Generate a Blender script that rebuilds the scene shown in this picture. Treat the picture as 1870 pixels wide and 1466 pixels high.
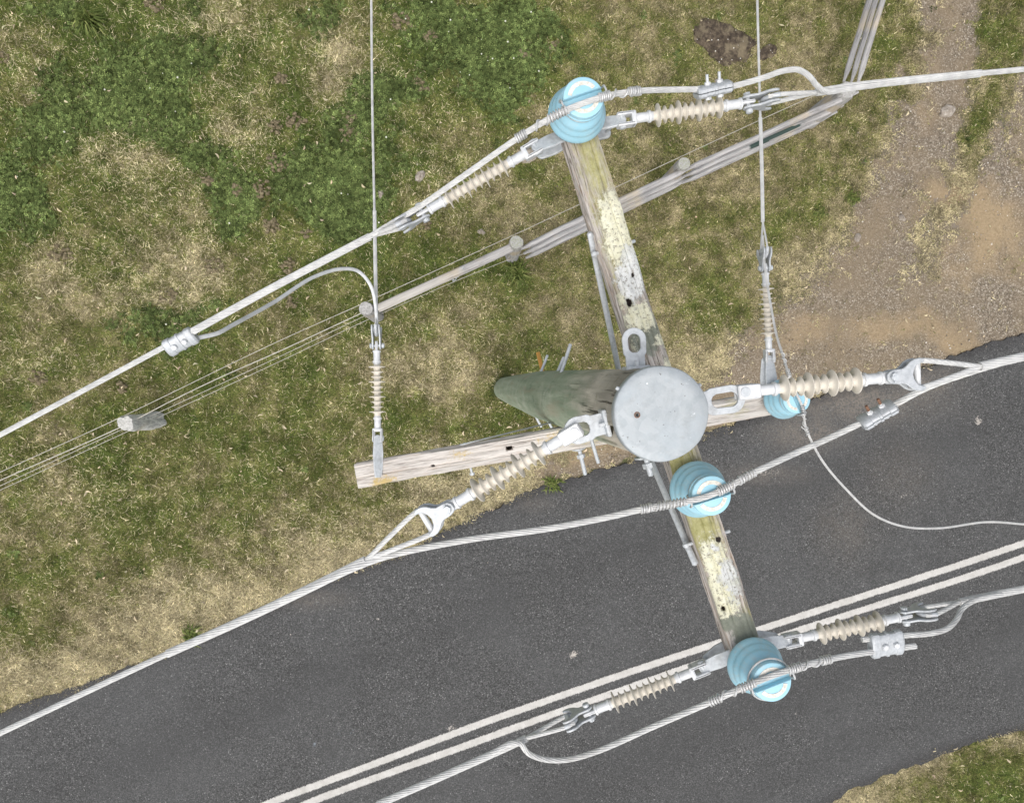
import bpy, math, random
import numpy as np
from mathutils import Matrix, Vector

random.seed(7)
rng = np.random.default_rng(11)
for o in list(bpy.data.objects):
    bpy.data.objects.remove(o)
S = bpy.context.scene
COL = S.collection

# ------------------------------------------------------------------ camera
PW, PH, FPX = 1870.0, 1466.0, 1360.0
NADIR = (855.0, 700.0)
CAMZ = 11.5
w3 = Vector((-(NADIR[0] - PW / 2), (NADIR[1] - PH / 2), FPX)).normalized()
w1 = (Vector((1, 0, 0)) - w3 * w3.x).normalized()
w2 = w3.cross(w1)
RC = Matrix((w1, w2, w3))                 # camera space -> world space
cam = bpy.data.cameras.new('camera')
cam.sensor_fit = 'HORIZONTAL'
cam.sensor_width = 36
cam.lens = 36 * FPX / PW
cam.clip_start = 0.05
cam.clip_end = 3000
camo = bpy.data.objects.new('camera', cam)
COL.objects.link(camo)
camo.matrix_world = Matrix.Translation((0, 0, CAMZ)) @ RC.to_4x4()
S.camera = camo

# ------------------------------------------------------------------ sky, sun, exposure
SUN_EL, SUN_AZ = 66.0, 200.0
world = bpy.data.worlds.new('World')
S.world = world
world.use_nodes = True
wn = world.node_tree
sky = wn.nodes.new('ShaderNodeTexSky')
sky.sky_type = 'NISHITA'
sky.sun_disc = False
sky.sun_elevation = math.radians(SUN_EL)
sky.sun_rotation = math.radians(SUN_AZ)
sky.air_density = 0.9
sky.dust_density = 4.0
sky.ozone_density = 0.8
bg = wn.nodes['Background']
hs = wn.nodes.new('ShaderNodeHueSaturation')      # overcast: the blue is veiled by cloud
hs.inputs['Saturation'].default_value = 0.38
wn.links.new(sky.outputs[0], hs.inputs['Color'])
wn.links.new(hs.outputs[0], bg.inputs[0])
bg.inputs[1].default_value = 0.15
sun = bpy.data.lights.new('sun', 'SUN')
sun.energy = 0.75
sun.angle = math.radians(60)
sun.color = (1.0, 0.95, 0.87)
suno = bpy.data.objects.new('sun', sun)
COL.objects.link(suno)
_a, _e = math.radians(SUN_AZ), math.radians(SUN_EL)
_d = Vector((math.sin(_a) * math.cos(_e), math.cos(_a) * math.cos(_e), math.sin(_e)))
suno.rotation_euler = _d.to_track_quat('Z', 'Y').to_euler()
suno.location = (0, 0, 30)
S.view_settings.view_transform = 'Standard'
S.view_settings.look = 'None'
S.view_settings.gamma = 1
S.view_settings.exposure = 0.52
S.view_settings.use_curve_mapping = False
S.cycles.max_bounces = 4
S.cycles.diffuse_bounces = 2
S.cycles.glossy_bounces = 2


# ------------------------------------------------------------------ pixel <-> world
def P(px, py, z=0.0):
    d = RC @ Vector((px - PW / 2, -(py - PH / 2), -FPX))
    t = (z - CAMZ) / d.z
    return Vector((d.x * t, d.y * t, z))


RCn = np.array(RC)


def to_px(x, y, z=0.0):
    p = np.stack([x, y, np.full_like(x, z) - CAMZ], -1) @ RCn
    return PW / 2 + FPX * p[..., 0] / -p[..., 2], PH / 2 - FPX * p[..., 1] / -p[..., 2]


# ------------------------------------------------------------------ numeric helpers
_perm = np.random.default_rng(3).random((256, 256))


def vnoise(x, y, seed=0):
    x = x + seed * 17.13
    y = y + seed * 31.7
    xi = np.floor(x).astype(int)
    yi = np.floor(y).astype(int)
    fx = x - xi
    fy = y - yi
    fx = fx * fx * (3 - 2 * fx)
    fy = fy * fy * (3 - 2 * fy)
    g = lambda a, b: _perm[a & 255, b & 255]
    return (g(xi, yi) * (1 - fx) + g(xi + 1, yi) * fx) * (1 - fy) + (g(xi, yi + 1) * (1 - fx) + g(xi + 1, yi + 1) * fx) * fy


def fbm(x, y, seed=0, oct=4):
    s = 0
    a = 0.5
    for k in range(oct):
        s = s + a * vnoise(x * 2 ** k, y * 2 ** k, seed + k * 5)
        a *= 0.5
    return s / (1 - 0.5 ** oct)


def sstep(a, b, x):
    t = np.clip((x - a) / (b - a), 0, 1)
    return t * t * (3 - 2 * t)


def catmull(pts, step):
    pts = [Vector(p) for p in pts]
    if len(pts) == 2:
        n = max(2, int((pts[1] - pts[0]).length / step) + 1)
        return np.array([pts[0].lerp(pts[1], i / (n - 1)) for i in range(n)])
    out = []
    ext = [pts[0] * 2 - pts[1]] + pts + [pts[-1] * 2 - pts[-2]]
    for i in range(1, len(ext) - 2):
        p0, p1, p2, p3 = ext[i - 1:i + 3]
        t0 = 0.0
        t1 = t0 + max(1e-5, (p1 - p0).length) ** 0.5
        t2 = t1 + max(1e-5, (p2 - p1).length) ** 0.5
        t3 = t2 + max(1e-5, (p3 - p2).length) ** 0.5
        n = max(2, int((p2 - p1).length / step))
        for k in range(n):
            t = t1 + (t2 - t1) * k / n
            a1 = p0 * ((t1 - t) / (t1 - t0)) + p1 * ((t - t0) / (t1 - t0))
            a2 = p1 * ((t2 - t) / (t2 - t1)) + p2 * ((t - t1) / (t2 - t1))
            a3 = p2 * ((t3 - t) / (t3 - t2)) + p3 * ((t - t2) / (t3 - t2))
            b1 = a1 * ((t2 - t) / (t2 - t0)) + a2 * ((t - t0) / (t2 - t0))
            b2 = a2 * ((t3 - t) / (t3 - t1)) + a3 * ((t - t1) / (t3 - t1))
            out.append(b1 * ((t2 - t) / (t2 - t1)) + b2 * ((t - t1) / (t2 - t1)))
    out.append(pts[-1])
    return np.array(out)


class MB:
    def __init__(s):
        s.v = []
        s.f = []
        s.n = 0

    def add(s, v, f):
        v = np.asarray(v, float)
        s.v.append(v)
        s.f += [tuple(i + s.n for i in q) for q in f]
        s.n += len(v)
        return s

    def get(s):
        return np.concatenate(s.v), s.f

    def grid(s, rings, closed=True, caps=True):
        """rings: (R,N,3)"""
        R, N = rings.shape[:2]
        f = []
        m = N if closed else N - 1
        for i in range(R - 1):
            for j in range(m):
                k = (j + 1) % N
                f.append((i * N + j, i * N + k, (i + 1) * N + k, (i + 1) * N + j))
        if caps and closed:
            f.append(tuple(reversed(range(N))))
            f.append(tuple((R - 1) * N + j for j in range(N)))
        return s.add(rings.reshape(-1, 3), f)

    def tube(s, path, r, n=8, lobes=0, amp=0.0, pitch=0.2, caps=True):
        path = np.asarray(path, float)
        T = np.gradient(path, axis=0)
        T /= np.linalg.norm(T, axis=1, keepdims=True) + 1e-12
        up = np.array([0, 0, 1.0]) if abs(T[0][2]) < 0.9 else np.array([1.0, 0, 0])
        u = np.cross(up, T[0])
        u /= np.linalg.norm(u)
        U = [u]
        for t in T[1:]:
            u = U[-1] - t * np.dot(U[-1], t)
            U.append(u / (np.linalg.norm(u) + 1e-12))
        U = np.array(U)
        W = np.cross(T, U)
        d = np.concatenate([[0], np.cumsum(np.linalg.norm(np.diff(path, axis=0), axis=1))])
        r = np.broadcast_to(np.asarray(r, float), (len(path),))
        a = np.arange(n) / n * 2 * math.pi
        if lobes:
            rm = 1 - amp + amp * np.abs(np.sin(a * lobes / 2)) ** 0.6
            ang = a[None, :] + (d / pitch * 2 * math.pi)[:, None]
            rr = r[:, None] * rm[None, :]
        else:
            ang = np.broadcast_to(a[None, :], (len(path), n))
            rr = np.broadcast_to(r[:, None], (len(path), n))
        ring = path[:, None, :] + (np.cos(ang) * rr)[..., None] * U[:, None, :] + (np.sin(ang) * rr)[..., None] * W[:, None, :]
        return s.grid(ring, True, caps)

    def cyl(s, p0, p1, r0, r1=None, n=16, cham=0.0):
        p0 = np.array(p0, float)
        p1 = np.array(p1, float)
        r1 = r0 if r1 is None else r1
        if cham > 0:
            d = (p1 - p0) / np.linalg.norm(p1 - p0) * cham
            return s.tube([p0, p0 + d, p1 - d, p1], [r0 - cham, r0, r1, r1 - cham], n)
        return s.tube([p0, p1], [r0, r1], n)

    def box(s, c, size, M=None, cham=0.0):
        hx, hy, hz = [q / 2 for q in size]
        c = np.array(c, float)
        if cham <= 0:
            v = np.array([(x, y, z) for z in (-hz, hz) for x, y in ((-hx, -hy), (hx, -hy), (hx, hy), (-hx, hy))])
            f = [(3, 2, 1, 0), (4, 5, 6, 7), (0, 1, 5, 4), (1, 2, 6, 5), (2, 3, 7, 6), (3, 0, 4, 7)]
        else:
            rings = []
            for z, k in ((-hz, cham), (-hz + cham, 0), (hz - cham, 0), (hz, cham)):
                a, b = hx - k, hy - k
                q = cham
                rings.append([(-a + q, -b, z), (a - q, -b, z), (a, -b + q, z), (a, b - q, z), (a - q, b, z), (-a + q, b, z), (-a, b - q, z), (-a, -b + q, z)])
            m = MB()
            m.grid(np.array(rings))
            v, f = m.get()
        if M is not None:
            v = v @ np.array(M.to_3x3()).T
        return s.add(v + c, f)

    def lathe(s, prof, n=32, axis='x', caps=True):
        a = np.arange(n) / n * 2 * math.pi
        rings = []
        for h, r in prof:
            if axis == 'x':
                rings.append(np.stack([np.full(n, h), r * np.cos(a), r * np.sin(a)], -1))
            elif axis == 'y':
                rings.append(np.stack([r * np.sin(a), np.full(n, h), r * np.cos(a)], -1))
            else:
                rings.append(np.stack([r * np.cos(a), r * np.sin(a), np.full(n, h)], -1))
        return s.grid(np.array(rings), True, caps)

    def plate(s, outline, t0, t1, plane='xz'):
        """2-D outline extruded between t0 and t1 along the missing axis (cheeks, straps)"""
        o = np.array(outline, float)
        n = len(o)

        def mk(t):
            k = np.full(n, t)
            return np.stack([o[:, 0], k, o[:, 1]], -1) if plane == 'xz' else np.stack([o[:, 0], o[:, 1], k], -1)
        b = (t1 - t0) * 0.2
        cen = o.mean(0)
        return s.grid(np.array([mk(t0), mk(t1)]))

    def ringplate(s, outer, inner, z0, z1):
        """flat loop: outer and inner 2-D outlines of equal count, extruded in z"""
        o = np.array(outer, float)
        i = np.array(inner, float)
        n = len(o)
        z = lambda a, h: np.concatenate([a, np.full((n, 1), h)], 1)
        v = np.concatenate([z(o, z0), z(i, z0), z(o, z1), z(i, z1)])
        f = []
        for k in range(n):
            l = (k + 1) % n
            f += [(k, n + k, n + l, l), (2 * n + k, 2 * n + l, 3 * n + l, 3 * n + k), (k, l, 2 * n + l, 2 * n + k), (n + l, n + k, 3 * n + k, 3 * n + l)]
        return s.add(v, f)


WM = {}


def add(name, vf, mat, parent=None, M=None, smooth=True, attrs=None, bevel=0.0, angle=40):
    """one mesh object; vertices are local to M (world matrix) or to the parent when M is None"""
    v, f = vf.get() if isinstance(vf, MB) else vf
    me = bpy.data.meshes.new(name)
    me.from_pydata([tuple(q) for q in np.asarray(v)], [], f)
    if attrs:
        for k, a in attrs.items():
            at = me.attributes.new(k, 'FLOAT', 'POINT')
            at.data.foreach_set('value', np.asarray(a, np.float32))
    me.materials.append(mat)
    if smooth:
        me.shade_smooth()
        me.set_sharp_from_angle(angle=math.radians(angle))
    o = bpy.data.objects.new(name, me)
    COL.objects.link(o)
    attach(o, parent, M)
    if bevel:
        b = o.modifiers.new('bevel', 'BEVEL')
        b.width = bevel
        b.segments = 2
        b.limit_method = 'ANGLE'
    return o


def attach(o, parent, M):
    if parent is None:
        M = M or Matrix.Identity(4)
        o.matrix_basis = M
        WM[o.name] = M
    else:
        pm = WM[parent.name]
        if M is None:
            M = pm
        o.parent = parent
        o.matrix_basis = pm.inverted() @ M
        WM[o.name] = M


def addw(name, mb, mat, parent=None, origin=None, **k):
    """vertices given in world space, origin put at 'origin' (default: their first point)"""
    v, f = mb.get()
    og = Vector(origin) if origin is not None else Vector(v[0])
    return add(name, (v - np.array(og), f), mat, parent, Matrix.Translation(og), **k)


def tag(o, label=None, cat=None, group=None, kind=None):
    if label:
        o['label'] = label
    if cat:
        o['category'] = cat
    if group:
        o['group'] = group
    if kind:
        o['kind'] = kind
    return o


def thing(name, M, label, cat, group=None):
    o = bpy.data.objects.new(name, None)
    o.empty_display_size = 0.1
    COL.objects.link(o)
    attach(o, None, M if isinstance(M, Matrix) else Matrix.Translation(M))
    return tag(o, label, cat, group)


def copy_tree(src, parent, M):
    c = src.copy()
    COL.objects.link(c)
    if parent is None:
        attach(c, None, M)
    else:
        c.parent = parent
        c.matrix_basis = src.matrix_basis.copy()
        WM[c.name] = WM[parent.name] @ c.matrix_basis
    for ch in [q for q in PARTS if q.parent == src]:
        copy_tree(ch, c, None)
    return c


PARTS = []


def frame(p0, p1, roll=0.0, up=(0, 0, 1)):
    """matrix at p0, X towards p1, Z as near to 'up' as possible, rolled about X"""
    x = (Vector(p1) - Vector(p0)).normalized()
    z = Vector(up)
    y = z.cross(x)
    if y.length < 1e-4:
        y = Vector((0, 1, 0))
    y.normalize()
    z = x.cross(y)
    M = Matrix((x, y, z)).transposed().to_4x4()
    return Matrix.Translation(p0) @ M @ Matrix.Rotation(roll, 4, 'X')


# ------------------------------------------------------------------ materials
class NT:
    def __init__(s, name):
        s.m = bpy.data.materials.new(name)
        s.m.use_nodes = True
        s.t = s.m.node_tree
        s.b = s.t.nodes['Principled BSDF']
        s.out = s.t.nodes['Material Output']

    def n(s, typ, **k):
        q = s.t.nodes.new(typ)
        for a, b in k.items():
            setattr(q, a, b)
        return q

    def l(s, a, b):
        s.t.links.new(a, b)

    def val(s, x, sock):
        if isinstance(x, bpy.types.NodeSocket):
            s.l(x, sock)
        elif isinstance(x, (tuple, list)):
            sock.default_value = tuple(x) + ((1,) if len(x) == 3 and sock.type == 'RGBA' else ())
        else:
            sock.default_value = x

    def coord(s, out='Object', scale=(1, 1, 1)):
        c = s.n('ShaderNodeTexCoord')
        m = s.n('ShaderNodeMapping')
        m.inputs['Scale'].default_value = scale
        s.l(c.outputs[out], m.inputs[0])
        return m.outputs[0]

    def noise(s, vec, scale, detail=4, rough=0.55, dist=0.0):
        q = s.n('ShaderNodeTexNoise')
        s.l(vec, q.inputs['Vector'])
        q.inputs['Scale'].default_value = scale
        q.inputs['Detail'].default_value = detail
        q.inputs['Roughness'].default_value = rough
        q.inputs['Distortion'].default_value = dist
        return q.outputs['Fac']

    def voro(s, vec, scale, out='Distance', feature='F1'):
        q = s.n('ShaderNodeTexVoronoi', feature=feature)
        s.l(vec, q.inputs['Vector'])
        q.inputs['Scale'].default_value = scale
        return q.outputs[out]

    def ramp(s, fac, stops):
        q = s.n('ShaderNodeValToRGB')
        e = q.color_ramp.elements
        while len(e) < len(stops):
            e.new(0.5)
        for i, (p, c) in enumerate(stops):
            e[i].position = p
            c = (c, c, c) if not isinstance(c, (tuple, list)) else c
            e[i].color = tuple(c) + (1,)
        s.l(fac, q.inputs[0])
        return q.outputs[0]

    def mix(s, fac, a, b, mode='MIX'):
        q = s.n('ShaderNodeMix', data_type='RGBA', blend_type=mode)
        s.val(fac, q.inputs[0])
        s.val(a, q.inputs[6])
        s.val(b, q.inputs[7])
        return q.outputs[2]

    def math(s, op, a, b=0.0, c=None, clamp=False):
        q = s.n('ShaderNodeMath', operation=op, use_clamp=clamp)
        s.val(a, q.inputs[0])
        s.val(b, q.inputs[1])
        if c is not None:
            s.val(c, q.inputs[2])
        return q.outputs[0]

    def rng(s, x, a, b, c=0.0, d=1.0):
        q = s.n('ShaderNodeMapRange', clamp=True)
        s.val(x, q.inputs[0])
        for i, k in enumerate((a, b, c, d)):
            q.inputs[i + 1].default_value = k
        return q.outputs[0]

    def attr(s, name, kind='GEOMETRY', out='Fac'):
        q = s.n('ShaderNodeAttribute', attribute_name=name, attribute_type=kind)
        return q.outputs[out]

    def bump(s, h, strength, dist=0.01):
        q = s.n('ShaderNodeBump')
        q.inputs['Strength'].default_value = strength
        q.inputs['Distance'].default_value = dist
        s.val(h, q.inputs['Height'])
        s.l(q.outputs[0], s.b.inputs['Normal'])

    def fin(s, color, rough=0.6, metal=0.0, spec=0.5):
        s.val(color, s.b.inputs['Base Color'])
        s.val(rough, s.b.inputs['Roughness'])
        s.val(metal, s.b.inputs['Metallic'])
        s.b.inputs['Specular IOR Level'].default_value = spec
        return s.m


def metal_mat(name, c0, c1, rough=0.5, metal=0.3, scale=60, dirt=0.25, dcol=(0.16, 0.15, 0.13)):
    t = NT(name)
    v = t.coord()
    a = t.noise(v, scale, 3)
    b = t.noise(v, scale * 0.2, 5, 0.7)
    c = t.mix(t.rng(a, 0.35, 0.65), c0, c1)
    c = t.mix(t.math('MULTIPLY', t.rng(b, 0.52, 0.72), dirt), c, dcol)
    t.bump(a, 0.08, 0.002)
    return t.fin(c, t.rng(a, 0.3, 0.7, rough - 0.08, rough + 0.1), metal)


def build_materials():
    M = {}
    M['galv'] = metal_mat('galvanised_steel', (0.48, 0.51, 0.53), (0.60, 0.625, 0.64), 0.5, 0.15, 70, 0.4)
    M['alu'] = metal_mat('aluminium', (0.62, 0.63, 0.63), (0.72, 0.73, 0.73), 0.42, 0.45, 40, 0.15)
    M['fit'] = metal_mat('bright_fitting', (0.62, 0.635, 0.645), (0.72, 0.73, 0.73), 0.42, 0.08, 40, 0.25)
    M['clamp'] = metal_mat('cast_clamp', (0.44, 0.465, 0.48), (0.55, 0.57, 0.585), 0.5, 0.25, 90, 0.35)
    M['strand'] = metal_mat('strand_aluminium', (0.52, 0.52, 0.51), (0.64, 0.64, 0.62), 0.5, 0.12, 25, 0.35, (0.3, 0.28, 0.24))
    M['tiewire'] = metal_mat('tie_wire', (0.5, 0.5, 0.49), (0.66, 0.66, 0.65), 0.45, 0.4, 60, 0.2)
    M['rustbolt'] = metal_mat('rusty_thread', (0.16, 0.08, 0.045), (0.24, 0.13, 0.08), 0.8, 0.1, 120, 0.3)
    M['orange'] = metal_mat('orange_plastic', (0.55, 0.26, 0.04), (0.62, 0.32, 0.07), 0.5, 0.0, 30, 0.2)
    M['wire'] = metal_mat('fence_wire', (0.45, 0.42, 0.36), (0.6, 0.57, 0.5), 0.55, 0.2, 10, 0.3)

    # polymer sheds, weathered beige
    t = NT('weathered_polymer')
    v = t.coord()
    c = t.mix(t.rng(t.noise(v, 14, 5, 0.65), 0.35, 0.7), (0.72, 0.675, 0.585), (0.63, 0.58, 0.495))
    c = t.mix(t.math('MULTIPLY', t.rng(t.noise(v, 45, 3), 0.55, 0.75), 0.3), c, (0.46, 0.42, 0.35))
    M['polymer'] = t.fin(c, 0.62, 0, 0.35)

    # blue glazed porcelain
    t = NT('blue_glaze')
    v = t.coord()
    n = t.noise(v, 9, 5, 0.6)
    c = t.mix(t.rng(n, 0.3, 0.7), (0.33, 0.60, 0.72), (0.395, 0.66, 0.77))
    c = t.mix(t.math('MULTIPLY', t.rng(t.noise(v, 30, 4, 0.7), 0.54, 0.70), 0.5), c, (0.48, 0.60, 0.62))
    oi = t.n('ShaderNodeObjectInfo')
    c = t.mix(t.math('MULTIPLY', t.rng(t.noise(t.coord('Object', (22, 22, 5)), 1.0, 5, 0.7), 0.5, 0.7), t.rng(oi.outputs['Random'], 0, 1, 0.15, 0.45)), c, (0.50, 0.55, 0.54))
    M['glaze'] = t.fin(c, t.rng(n, 0.3, 0.7, 0.26, 0.42), 0, 0.25)
    t = NT('unglazed_ring')
    v = t.coord()
    M['bisque'] = t.fin(t.mix(t.rng(t.noise(v, 60, 4, 0.7), 0.45, 0.65), (0.78, 0.75, 0.68), (0.55, 0.52, 0.45)), 0.8)

    # weathered timber with optional attribute layers
    t = NT('weathered_timber')
    v = t.coord('Object', (3.0, 55, 55))
    vf = t.coord('Object', (9, 120, 120))
    vo = t.coord('Object')
    g = t.noise(v, 1.0, 6, 0.65, 0.6)
    gf = t.noise(vf, 1.0, 4, 0.7)
    c = t.ramp(g, [(0.25, (0.20, 0.165, 0.135)), (0.40, (0.40, 0.36, 0.325)), (0.56, (0.53, 0.49, 0.45)), (0.78, (0.62, 0.585, 0.545))])
    c = t.mix(t.rng(gf, 0.49, 0.38, 0.0, 0.85), c, (0.11, 0.088, 0.072))
    c = t.mix(t.math('MULTIPLY', t.rng(t.noise(t.coord('Object', (6, 22, 22)), 1.0, 5, 0.7), 0.52, 0.68), 0.5), c, (0.40, 0.27, 0.17))
    c = t.mix(t.math('MULTIPLY', t.attr('m_pale'), t.rng(g, 0.36, 0.6, 0.1, 0.75)), c, (0.72, 0.68, 0.625))
    nb = t.noise(vo, 24, 9, 0.82)
    nm = t.noise(t.coord('Object', (18, 70, 70)), 1.0, 5, 0.7)

    def layer(c, name, col_a, col_b, n1, gain, thr=0.5, soft=0.05):
        a = t.attr(name)
        m = t.math('ADD', a, t.math('MULTIPLY', t.math('SUBTRACT', n1, 0.5), gain))
        m = t.rng(m, thr - soft, thr + soft)
        m = t.math('MULTIPLY', m, t.rng(a, 0.02, 0.12))
        return t.mix(m, c, t.mix(t.rng(nb, 0.35, 0.65), col_a, col_b)), m
    c, m0 = layer(c, 'm_moss', (0.25, 0.24, 0.085), (0.50, 0.465, 0.25), nm, 2.2, 0.5, 0.4)
    c, m1 = layer(c, 'm_grey', (0.16, 0.175, 0.135), (0.28, 0.29, 0.24), nb, 2.0, 0.5, 0.15)
    c, m2 = layer(c, 'm_yellow', (0.62, 0.60, 0.42), (0.80, 0.78, 0.63), nb, 3.4)
    c, m3 = layer(c, 'm_white', (0.56, 0.57, 0.55), (0.78, 0.785, 0.765), nb, 3.4)
    fs = t.noise(vo, 70, 6, 0.8)
    c = t.mix(t.math('MULTIPLY', t.math('MAXIMUM', m2, m3), t.rng(fs, 0.465, 0.40, 0, 0.85)), c, (0.17, 0.15, 0.11))
    c = t.mix(t.math('MULTIPLY', t.math('MAXIMUM', m2, m3), t.rng(t.noise(vo, 12, 4, 0.7), 0.5, 0.66, 0, 0.5)), c, (0.40, 0.40, 0.30))
    c, m4 = layer(c, 'm_dark', (0.025, 0.02, 0.018), (0.05, 0.04, 0.034), nb, 0.5)
    c, m5 = layer(c, 'm_orange', (0.46, 0.36, 0.20), (0.55, 0.41, 0.16), nb, 3.0, 0.5, 0.2)
    h = t.math('ADD', t.math('ADD', g, t.math('MULTIPLY', gf, 0.5)), t.math('ADD', t.math('MULTIPLY', m2, t.math('ADD', nb, 0.3)), t.math('MULTIPLY', m3, t.math('ADD', nb, 0.3))))
    t.bump(h, 0.55, 0.006)
    M['timber'] = t.fin(c, 0.85, 0, 0.2)

    # fence timber, paler silver grey
    t = NT('silvered_rail_timber')
    g = t.noise(t.coord('Object', (2.2, 45, 45)), 1.0, 6, 0.7, 0.4)
    gf = t.noise(t.coord('Object', (4, 120, 120)), 1.0, 4, 0.7)
    vo = t.coord('Object')
    c = t.ramp(g, [(0.30, (0.10, 0.095, 0.09)), (0.43, (0.34, 0.33, 0.32)), (0.6, (0.50, 0.485, 0.47)), (0.8, (0.60, 0.58, 0.56))])
    c = t.mix(t.rng(gf, 0.43, 0.34, 0.0, 0.75), c, (0.10, 0.095, 0.09))
    c = t.mix(t.math('MULTIPLY', t.rng(t.noise(vo, 1.7, 4), 0.54, 0.66), 0.55), c, (0.50, 0.40, 0.25))
    a = t.attr('m_pale')
    c = t.mix(t.math('MULTIPLY', a, 0.5), c, t.mix(g, (0.47, 0.43, 0.36), (0.64, 0.60, 0.53)))
    a = t.attr('m_lichen')
    c = t.mix(t.math('MULTIPLY', a, t.rng(t.noise(vo, 30, 5, 0.75), 0.4, 0.58)), c, (0.33, 0.345, 0.25))
    a = t.attr('m_bleach')
    c = t.mix(t.math('MULTIPLY', a, t.rng(t.noise(t.coord('Object', (8, 30, 30)), 1, 5, 0.75), 0.36, 0.6)), c, (0.78, 0.775, 0.72))
    a = t.attr('m_hole')
    c = t.mix(t.rng(a, 0.4, 0.6), c, (0.05, 0.075, 0.065))
    t.bump(t.math('ADD', g, gf), 0.5, 0.006)
    M['rail'] = t.fin(c, 0.88, 0, 0.2)

    # pole shaft: green treated timber, bare dark wood below the cap
    t = NT('green_pole_timber')
    vo = t.coord('Object')
    vg = t.coord('Object', (16, 16, 1.3))
    g = t.noise(vg, 1.0, 6, 0.6, 0.5)
    gf = t.noise(t.coord('Object', (90, 90, 4)), 1.0, 4, 0.7)
    b = t.noise(vo, 3.2, 5, 0.6)
    green = t.mix(t.rng(g, 0.3, 0.7), (0.25, 0.31, 0.215), (0.385, 0.435, 0.325))
    green = t.mix(t.math('MULTIPLY', t.rng(b, 0.5, 0.7), 0.55), green, (0.52, 0.53, 0.43))
    green = t.mix(t.math('MULTIPLY', t.rng(t.noise(vo, 6, 4, 0.65), 0.60, 0.66), 0.4), green, (0.14, 0.20, 0.14))
    green = t.mix(t.rng(gf, 0.42, 0.34, 0, 0.5), green, (0.13, 0.17, 0.12))
    green = t.mix(t.rng(t.noise(t.coord('Object', (7, 7, 0.8)), 1.0, 5, 0.7), 0.54, 0.66, 0, 0.55), green, (0.36, 0.32, 0.23))
    green = t.mix(t.rng(t.noise(vo, 26, 3, 0.6), 0.66, 0.70), green, (0.45, 0.45, 0.38))
    bare = t.mix(t.rng(g, 0.3, 0.62), (0.30, 0.26, 0.21), (0.68, 0.63, 0.53))
    bare = t.mix(t.rng(t.noise(t.coord('Object', (38, 38, 1.1)), 1.0, 4, 0.65), 0.41, 0.36, 0, 0.9), bare, (0.03, 0.026, 0.022))
    bare = t.mix(t.rng(t.noise(vo, 20, 5, 0.7), 0.55, 0.68, 0, 0.7), bare, (0.36, 0.33, 0.22))
    sx = t.n('ShaderNodeSeparateXYZ')
    t.l(vo, sx.inputs[0])
    zt = t.math('ADD', sx.outputs[2], t.math('MULTIPLY', t.math('SUBTRACT', g, 0.5), 1.6))
    zt = t.math('ADD', zt, t.math('MULTIPLY', sx.outputs[1], 1.6))
    c = t.mix(t.rng(zt, 7.9, 8.6), green, bare)
    c = t.mix(t.math('MULTIPLY', t.rng(zt, 8.7, 9.1), 0.6), c, (0.085, 0.075, 0.06))
    t.bump(t.math('ADD', g, t.math('MULTIPLY', gf, 0.6)), 0.35, 0.008)
    M['pole'] = t.fin(c, 0.8, 0, 0.25)

    # zinc cap
    t = NT('zinc_cap')
    vo = t.coord('Object')
    sp = t.voro(vo, 46, 'Color')
    hs = t.n('ShaderNodeSeparateColor')
    t.l(sp, hs.inputs[0])
    c = t.mix(hs.outputs[0], (0.36, 0.395, 0.41), (0.425, 0.455, 0.47))
    c = t.mix(t.rng(t.noise(vo, 11, 6, 0.72), 0.42, 0.64, 0, 0.8), c, (0.47, 0.495, 0.50))
    c = t.mix(t.rng(t.noise(vo, 15, 7, 0.75), 0.54, 0.68, 0, 0.6), c, (0.31, 0.33, 0.335))
    c = t.mix(t.rng(t.noise(vo, 6, 5, 0.7), 0.5, 0.62, 0, 0.35), c, (0.36, 0.42, 0.46))
    scr = t.rng(t.noise(t.coord('Object', (14, 30, 1)), 1.0, 3, 0.6, 0.8), 0.69, 0.72)
    scr = t.math('MULTIPLY', scr, t.rng(t.noise(vo, 60, 4, 0.8), 0.45, 0.55))
    c = t.mix(t.math('MULTIPLY', scr, 0.9), c, (0.80, 0.82, 0.83))
    c = t.mix(t.rng(t.noise(vo, 75, 2), 0.70, 0.74, 0, 0.7), c, (0.14, 0.13, 0.12))
    t.bump(t.noise(vo, 9, 4), 0.35, 0.01)
    M['cap'] = t.fin(c, 0.55, 0.25, 0.4)

    # asphalt
    t = NT('asphalt')
    vo = t.coord('Object')
    vc = t.voro(vo, 78, 'Color')
    sc = t.n('ShaderNodeSeparateColor')
    t.l(vc, sc.inputs[0])
    c = t.ramp(sc.outputs[0], [(0.0, (0.030, 0.030, 0.029)), (0.45, (0.083, 0.083, 0.081)), (0.88, (0.150, 0.150, 0.146)), (0.975, (0.19, 0.189, 0.183)), (0.994, (0.38, 0.375, 0.36))])
    n1 = t.noise(vo, 0.55, 5, 0.55)
    n2 = t.noise(vo, 3.5, 5, 0.65)
    c = t.mix(t.rng(n1, 0.42, 0.60, 0, 0.40), c, (0.122, 0.124, 0.123))
    c = t.mix(t.rng(t.noise(vo, 1.3, 6, 0.7), 0.55, 0.7, 0, 0.4), c, (0.055, 0.055, 0.054))
    c = t.mix(t.rng(t.noise(t.coord('Object', (1.4, 5, 1)), 1.0, 4, 0.6), 0.5, 0.72, 0, 0.35), c, (0.112, 0.112, 0.108))
    c = t.mix(t.math('MULTIPLY', t.attr('m_track'), t.rng(n2 if False else n1, 0.3, 0.6, 0.25, 0.6)), c, (0.058, 0.058, 0.057))
    c = t.mix(t.rng(n2, 0.45, 0.75, 0, 0.25), c, (0.056, 0.056, 0.055))
    n3 = t.noise(vo, 30, 4, 0.7)
    c = t.mix(t.rng(t.noise(vo, 48, 4, 0.8), 0.42, 0.6, 0.55, 0.0), c, (0.035, 0.035, 0.034))
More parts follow.
